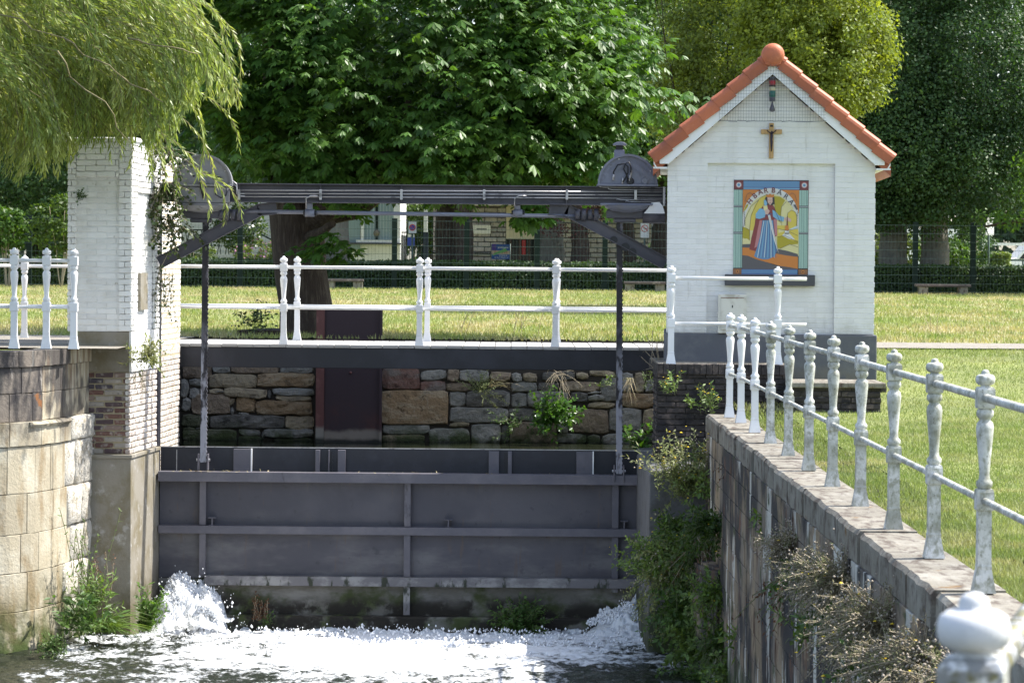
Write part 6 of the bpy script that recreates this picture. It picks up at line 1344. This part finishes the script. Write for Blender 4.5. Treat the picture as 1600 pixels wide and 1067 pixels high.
def tuft(label, base, n, h, m, w=.012, lean=(0, -.2, 1), spread=.5, name='grass_tuft', group=None):
    T = thing(name, label, 'grass', base, group=group); V = []; Fc = []; lean = np.array(lean, float)
    for k in range(n):
        d = unit(lean + spread * rng.normal(size=3) * [1, 1, .3]); ln = h * rng.uniform(.5, 1.1); st = rng.normal(size=3) * [h * .12, h * .08, 0]; sd = unit(np.cross(d, rvec(1)[0])); b = len(V); ns = 5
        for i in range(ns + 1):
            t = i / ns; p = st + d * ln * t + np.array([0, 0, -.55 * ln]) * t ** 2.4 + d * [1, 1, 0] * ln * .35 * t ** 2; ww = w * (1 - t) ** .6 * .5 + .0006; V += [p - sd * ww, p + sd * ww]
        Fc += [(b + 2 * i, b + 2 * i + 1, b + 2 * i + 3, b + 2 * i + 2) for i in range(ns)]
    npmesh('blades', np.array(V), np.array(Fc), m, T); return T
L_['straw'] = leafmat('mixed_straw_leaf', (.27, .23, .15), (.17, .19, .08), .8, .25, (1.1, 1.05, .7), 5)
def W(px, py, D): return tuple(Pt(px, py, D))
# right wall: weeds on the pier and wall
sprig('tall pale weed with yellow flowers on the pier beside the wall top', W(1075, 770, 31.0), 90, .62, (-.05, -.35, 1), .45, L_['weedp'], .055, .02, flowers=(46, .016), heads=(150, .009), name='ragwort', dens=34)
sprig('green leafy weed rooted where the coping meets the blackened platform', W(1118, 775, 30.6), 34, .42, (0, -.5, .7), .5, L_['weed'], .075, .026, flowers=(14, .014), name='weed')
sprig('loose yellow green shrub leaning over the gate end', W(1052, 905, 30.7), 80, .66, (-.45, -.3, .75), .42, L_['weed'], .050, .028, name='butterfly_bush', flowers=(12, .013), heads=(40, .009), dens=40, smat='stem')
sprig('drooping shrub with pale tips hanging in front of the concrete pier', W(1060, 880, 30.5), 80, .55, (-.35, -.4, -.1), .5, L_['weedp'], .045, .024, heads=(120, .009), flowers=(10, .013), hang=.5, dens=38, name='hanging_shrub')
sprig('dense dark green weed mass on the lower wall above the water', W(1085, 950, 30.2), 110, .50, (-.3, -.5, .1), .6, L_['moss'], .075, .032, hang=.25, dens=34, name='nettle_clump')
sprig('broad leaved green weed low on the wall corner', W(1095, 1010, 29.9), 80, .40, (-.3, -.5, .3), .6, L_['weed'], .085, .036, dens=30, name='nettle_clump', flowers=(6, .012))
sprig('mossy trailing plants at the waterline of the buttress', W(1110, 1060, 29.4), 100, .45, (-.3, -.4, -.2), .6, L_['moss'], .06, .03, hang=.3, dens=34, name='trailing_plant')
sprig('dark weed strip growing down the buttress middle', W(1100, 860, 30.0), 80, .55, (-.1, -.5, -.1), .5, L_['hornb'], .06, .028, hang=.4, dens=34, name='trailing_plant', flowers=(4, .012))
sprig('withered brown stems hanging by the buttress edge', W(1100, 850, 29.8), 26, .5, (.1, -.3, -.8), .35, L_['dead'], .03, .01, dens=40, smat='drystem', name='dry_weed')
sprig('small rust coloured dried plant on the wall face below the coping', W(1152, 715, 28.6), 22, .30, (-.3, -.4, -.6), .4, L_['dead'], .03, .014, dens=44, smat='drystem', name='dry_weed')
sprig('rosette of green leaves on the wall at a joint', W(1205, 815, 24.3), 12, .16, (-.6, -.4, .4), .6, L_['weed'], .08, .03, name='weed')
sprig('leafy weed with purple tinged leaves near the wall foot', W(1180, 1000, 27.0), 26, .30, (-.6, -.4, .2), .6, L_['weed'], .09, .034, name='weed', flowers=(7, .015))
sprig('green weed with one yellow flower on the lower wall face', W(1270, 985, 20.4), 18, .26, (-.6, -.4, .3), .6, L_['weed'], .07, .03, name='weed', flowers=(4, .014))
sprig('dark weed hanging in a long crack of the stained wall', W(1235, 905, 22.2), 26, .36, (-.4, -.3, -.7), .4, L_['dead'], .04, .018, name='trailing_plant', hang=.3)
for k, (px, py, D, lab) in enumerate(((1118, 820, 29.0, 'green trailing weeds beside the reddish buttress edge'), (1122, 930, 28.8, 'trailing weeds halfway down the buttress'), (1135, 1000, 28.5, 'broad weeds at the buttress corner low over the water'), (1148, 1050, 28.0, 'mossy weeds at the photo foot below the buttress'), (1060, 830, 30.8, 'spreading leafy weeds over the concrete pier top'))):
    sprig(lab, W(px, py, D), 70, .34, (-.45, -.4, .1), .65, L_['weed'] if k % 2 else L_['hornb'], .065, .028, dens=32, hang=.3, name='trailing_plant', flowers=(4, .012))
# big seed-head mass along the wall top
spots = [(21.3, 2.15, .30, 'furthest tuft of fluffy seedheads hanging off the streaked wall'), (19.2, 2.15, .36, 'fluffy seedhead weed under the fourth nearest visible post'), (18.0, 2.25, .42, 'thick seedhead clump just under the coping at the third nearest visible post'), (17.0, 2.05, .42, 'grey dried weed mass halfway down the wall with yellow flowers'), (16.0, 2.25, .46, 'widest seedhead clump pushing over the coping edge'),
         (15.1, 2.12, .44, 'seedhead clump with several bright yellow flowers'), (14.3, 2.25, .42, 'dried weed clump below the nearest tall post'), (13.5, 2.22, .40, 'dried weed clump beside the blurred white knob'), (12.8, 2.35, .36, 'straw coloured weeds nearest the blurred knob')]
for y_, z_, h_, lab in spots:
    sprig(lab, (2.04, y_, z_), 150, h_ * .72, (-.34, -.25, .22), .75, L_['straw'], .022, .007, heads=(330, .0075), flowers=(9, .014), dens=70, smat='drystem', name='groundsel', group='dried seedhead weeds on the wall', hang=.25, cat='weed')
    sprig('dark leafy base under the ' + lab.split(' under')[0].split(' with')[0], (2.05, y_ - .1, z_ - .18), 12, .20, (-.5, -.3, -.3), .6, L_['moss'], .06, .024, name='weed', hang=.3)
# platform face
sprig('yellow flowered weed on the blackened brick face at the canal corner', W(1052, 615, 32.3), 9, .26, (-.05, -.4, .9), .35, L_['weed'], .07, .024, flowers=(9, .014), name='weed', dens=30)
sprig('yellow flowered weed beside the first railing post', W(1108, 645, 32.2), 14, .32, (0, -.3, 1), .3, L_['weed'], .06, .022, flowers=(12, .013), name='weed')
sprig('small green plant low on the blackened platform bricks', W(1075, 630, 32.3), 7, .14, (.2, -.4, .3), .5, L_['weed'], .06, .026, name='weed')
sprig('thin dry grass sticking from the bridge end', W(1028, 575, 33.6), 12, .40, (-.3, -.2, .9), .5, L_['dry'], .02, .004, smat='drystem', dens=14, name='dry_weed')
sprig('bright green young leaves behind the gate at the platform corner', W(1000, 700, 36.0), 16, .34, (-.1, -.3, .8), .6, L_['gloss'], .075, .05, name='bindweed')
sprig('blue green fern on the wall under the bridge end', W(1018, 600, 38.5), 12, .28, (.1, -.4, .6), .6, L_['hornb'], .05, .02, name='fern')
# stone wall plants
sprig('glossy bright green bush growing out of the fieldstone wall', W(862, 655, 40.6), 64, .40, (0, -.35, .5), .62, L_['gloss'], .075, .042, name='wall_bush', cat='bush', dens=34)
sprig('fine leaved pale weed on the fieldstone wall left of the glossy bush', W(752, 612, 40.7), 34, .36, (0, -.2, .5), .55, L_['weedp'], .028, .014, name='weed', dens=50)
sprig('small fern under the glossy bush', W(800, 660, 40.6), 16, .30, (0, -.3, -.1), .6, L_['moss'], .06, .018, name='fern', dens=40)
sprig('dead straw hanging over the top stones right of the glossy bush', W(870, 585, 40.6), 26, .30, (0, -.3, -.3), .6, L_['dry'], .03, .005, name='dry_grass', smat='drystem', hang=.5, dens=24)
sprig('little green weed at the wall top near the lifting rack', W(945, 600, 40.6), 9, .22, (0, -.3, .3), .6, L_['weed'], .05, .03, name='weed')
sprig('dry straw strands on the reddish stone', W(665, 612, 40.65), 12, .18, (0, -.3, -.5), .5, L_['dry'], .02, .004, name='dry_grass', smat='drystem', dens=20)
tuft('drooping straw tuft beside the pale weed on the fieldstone wall', W(770, 605, 40.6), 26, .36, L_['dry'], .010, lean=(.35, -.3, .5), spread=.25)
tuft('dry grass hanging from stones beside the right lifting rack', W(985, 590, 40.6), 20, .26, L_['dry'], .009, lean=(0, -.3, -.4), spread=.4)
# gate foot
sprig('rounded dark green bush at the gate foot just above the foam', W(815, 978, 33.95), 150, .34, (0, -.2, .45), .75, L_['moss'], .045, .03, name='wall_bush', cat='bush', dens=40, flop=.1)
sprig('rusty brown dock stalks on the sill beam', W(405, 968, 34.0), 14, .28, (0, -.1, 1), .25, L_['dead'], .035, .018, name='dock_plant', smat='drystem', dens=60)
sprig('small green sprouts beside the brown dock stalks', W(415, 975, 33.95), 20, .14, (.2, -.2, .6), .6, L_['moss'], .04, .018, name='weed')
# left side
tuft('long arching grass between the sandstone quay and the pillar foot', W(160, 985, 31.6), 130, .58, L_['weed'], .016, lean=(.35, -.3, .75), spread=.55)
sprig('broad leaved weed at the foot of the rough limestone', W(118, 985, 31.2), 30, .42, (.1, -.3, .8), .42, L_['moss'], .13, .035, name='weed', dens=22)
sprig('green weed cluster rising beside the pillar footing', W(150, 950, 31.8), 34, .42, (.1, -.3, .9), .45, L_['weed'], .085, .026, name='weed')
sprig('tall reddish dried stalks behind the arching grass', W(152, 940, 32.0), 12, .50, (0, -.1, 1), .15, L_['dead'], .03, .012, name='dry_weed', smat='drystem', dens=40)
sprig('climbing weed on the rough limestone with scattered leaves', W(128, 900, 31.6), 12, .62, (-.02, -.1, 1), .14, L_['weed'], .05, .022, name='weed', dens=14)
sprig('leafy nettle leaning over the foam at the pillar corner', W(226, 985, 32.5), 22, .46, (.25, -.2, 1), .20, L_['bright'], .085, .032, name='nettle', dens=36)
sprig('moss and small weeds along the water foot of the sandstone', W(85, 1015, 30.5), 70, .20, (0, -.4, .2), .8, L_['moss'], .035, .018, name='weed', dens=40)
sprig('tuft of weeds on the ledge of the white pillar', W(228, 560, 32.7), 46, .26, (.1, -.5, .5), .6, L_['weedp'], .065, .024, name='weed', dens=34, heads=(30, .006))
sprig('dry roots trailing below the pillar ledge', W(222, 580, 32.7), 12, .26, (0, -.2, -1), .14, L_['dry'], .02, .006, name='dry_weed', smat='drystem')
for px, py, n, lab in ((258, 290, 34, 'ivy tangle in the slot between the pillar and the gearbox'), (268, 345, 26, 'ivy hanging below the left end of the hoist beam'), (256, 235, 26, 'ivy climbing near the top of the pillar slot')):
    sprig(lab, W(px, py, 33.9), n, .42, (.1, -.3, -.5), .5, L_['ivy'], .055, .045, name='ivy', dens=30, smat='drystem', hang=.2, cat='ivy')
sprig('narrow strand of ivy following the dark guide channel', W(249, 420, 34.1), 26, .6, (0, -.1, -1), .10, L_['ivy'], .035, .028, name='ivy', cat='ivy', dens=20, smat='drystem')
sprig('dark little fern growing from the upper bricks of the pillar', W(127, 308, 32.75), 14, .10, (0, -.4, .3), .7, L_['dark'], .04, .02, name='fern'); sprig('tiny dark fern near the pillar top', W(118, 240, 32.75), 9, .06, (0, -.4, .3), .7, L_['dark'], .03, .015, name='fern')
sprig('low sprouts at the base of the chestnut trunk', W(402, 508, 41.6), 30, .34, (0, -.2, .7), .7, L_['ivy'], .06, .04, name='weed', dens=22)
MB().prism([(X(372, 41.7, 525), 41.6), (X(440, 41.7, 525), 41.5), (X(470, 42.6, 525), 42.4), (X(420, 43, 525), 43)], 3.0, 3.2).build('root_mound', M['bark'], HC).matrix_local = Matrix.Translation(-Vector(HC.location))
sprig('tall seed stalk standing in the dry lawn behind the bridge', W(815, 525, 43), 5, .60, (.15, 0, 1), .12, L_['dead'], .02, .01, name='dry_weed', smat='drystem', dens=26)
sprig('shorter seed stalk in the dry lawn', W(715, 526, 43), 3, .42, (.25, 0, 1), .12, L_['dead'], .02, .01, name='dry_weed', smat='drystem', dens=26)
sprig('thin stalk in the right hand lawn behind the building', W(1455, 525, 46), 3, .48, (-.25, 0, 1), .12, L_['dead'], .02, .01, name='dry_weed', smat='drystem', dens=26)
# leaf litter caught on the gate shelf
n = 260; xx = np.concatenate([rng.uniform(-4.0, -3.2, 150), rng.uniform(-3.2, 1.5, 110)]); P = np.stack([xx, np.full(n, DG) - rng.uniform(.02, .18, n), np.full(n, zg(740.5) + .006) + .012 * rng.random(n)], 1)
tag(leaves('leaf_litter', P, rvec(n) * [1, 1, .25], rvec(n) * .5 + [[0, 0, 1]], .03 + .05 * rng.random(n), .006 + .012 * rng.random(n), L_['dry']), 'dry twigs and leaves caught on the shelf of the sluice gate', 'leaf litter', kind='stuff')
# grass
def grass(name, n, xr_, yr, h, w, m, lab, far=False):
    y = rng.uniform(0, 1, n) ** (1.0) * (yr[1] - yr[0]) + yr[0]; wid = (y * .19 + .6)
    x = rng.uniform(-1, 1, n) * wid if far else rng.uniform(0, 1, n) * (y * .182 + .5 - xr_[0]) + xr_[0]
    k = (x > xr_[0]) & (x < xr_[1]); x, y = x[k], y[k]; z = gh(x, y); n = len(x); pn = fbm(x * .8, y * .5, 12); hh = h * (.5 + .9 * rng.random(n)) * (.6 + .8 * pn)
    a = rng.uniform(0, 2 * PI, n); l = rng.normal(size=(n, 2)) * .35 * hh[:, None]
    P = np.stack([x, y, z - .005], 1); dx = np.stack([np.cos(a), np.sin(a), 0 * a], 1) * w; T = P + np.stack([l[:, 0], l[:, 1], hh], 1)
    V = np.stack([P - dx, P + dx, T], 1).reshape(-1, 3); o = npmesh(name, V, np.arange(3 * n).reshape(-1, 3), m); return tag(o, lab, 'grass', kind='stuff')
gr = mat('grass_blade', (.22, .27, .085), .6, 0, [dict(c=(.38, .35, .18), s=.7, lo=.55, hi=.70), dict(c=(.16, .23, .06), s=2.2, lo=.55, hi=.68), dict(c=(.32, .33, .15), s=1.2, lo=.45, hi=.65)], island=.35, transl=(.3, (1.2, 1.25, .6)))
gd = mat('dry_grass_blade', (.27, .32, .11), .7, 0, [dict(c=(.43, .38, .22), s=.55, lo=.42, hi=.64, st=(1, .45, 1)), dict(c=(.17, .25, .05), s=1.6, lo=.52, hi=.68, st=(1, .6, 1))], island=.3, transl=(.3, (1.3, 1.25, .6)))
grass('grass', 130000, (2.47, 14), (13, 37.6), .034, .0045, gr, 'short green grass on the quay lawn right of the railing')
grass('grass', 120000, (-16, 17), (40.4, 82.5), .065, .011, gd, 'sun bleached grass on the lawn behind the canal', True)
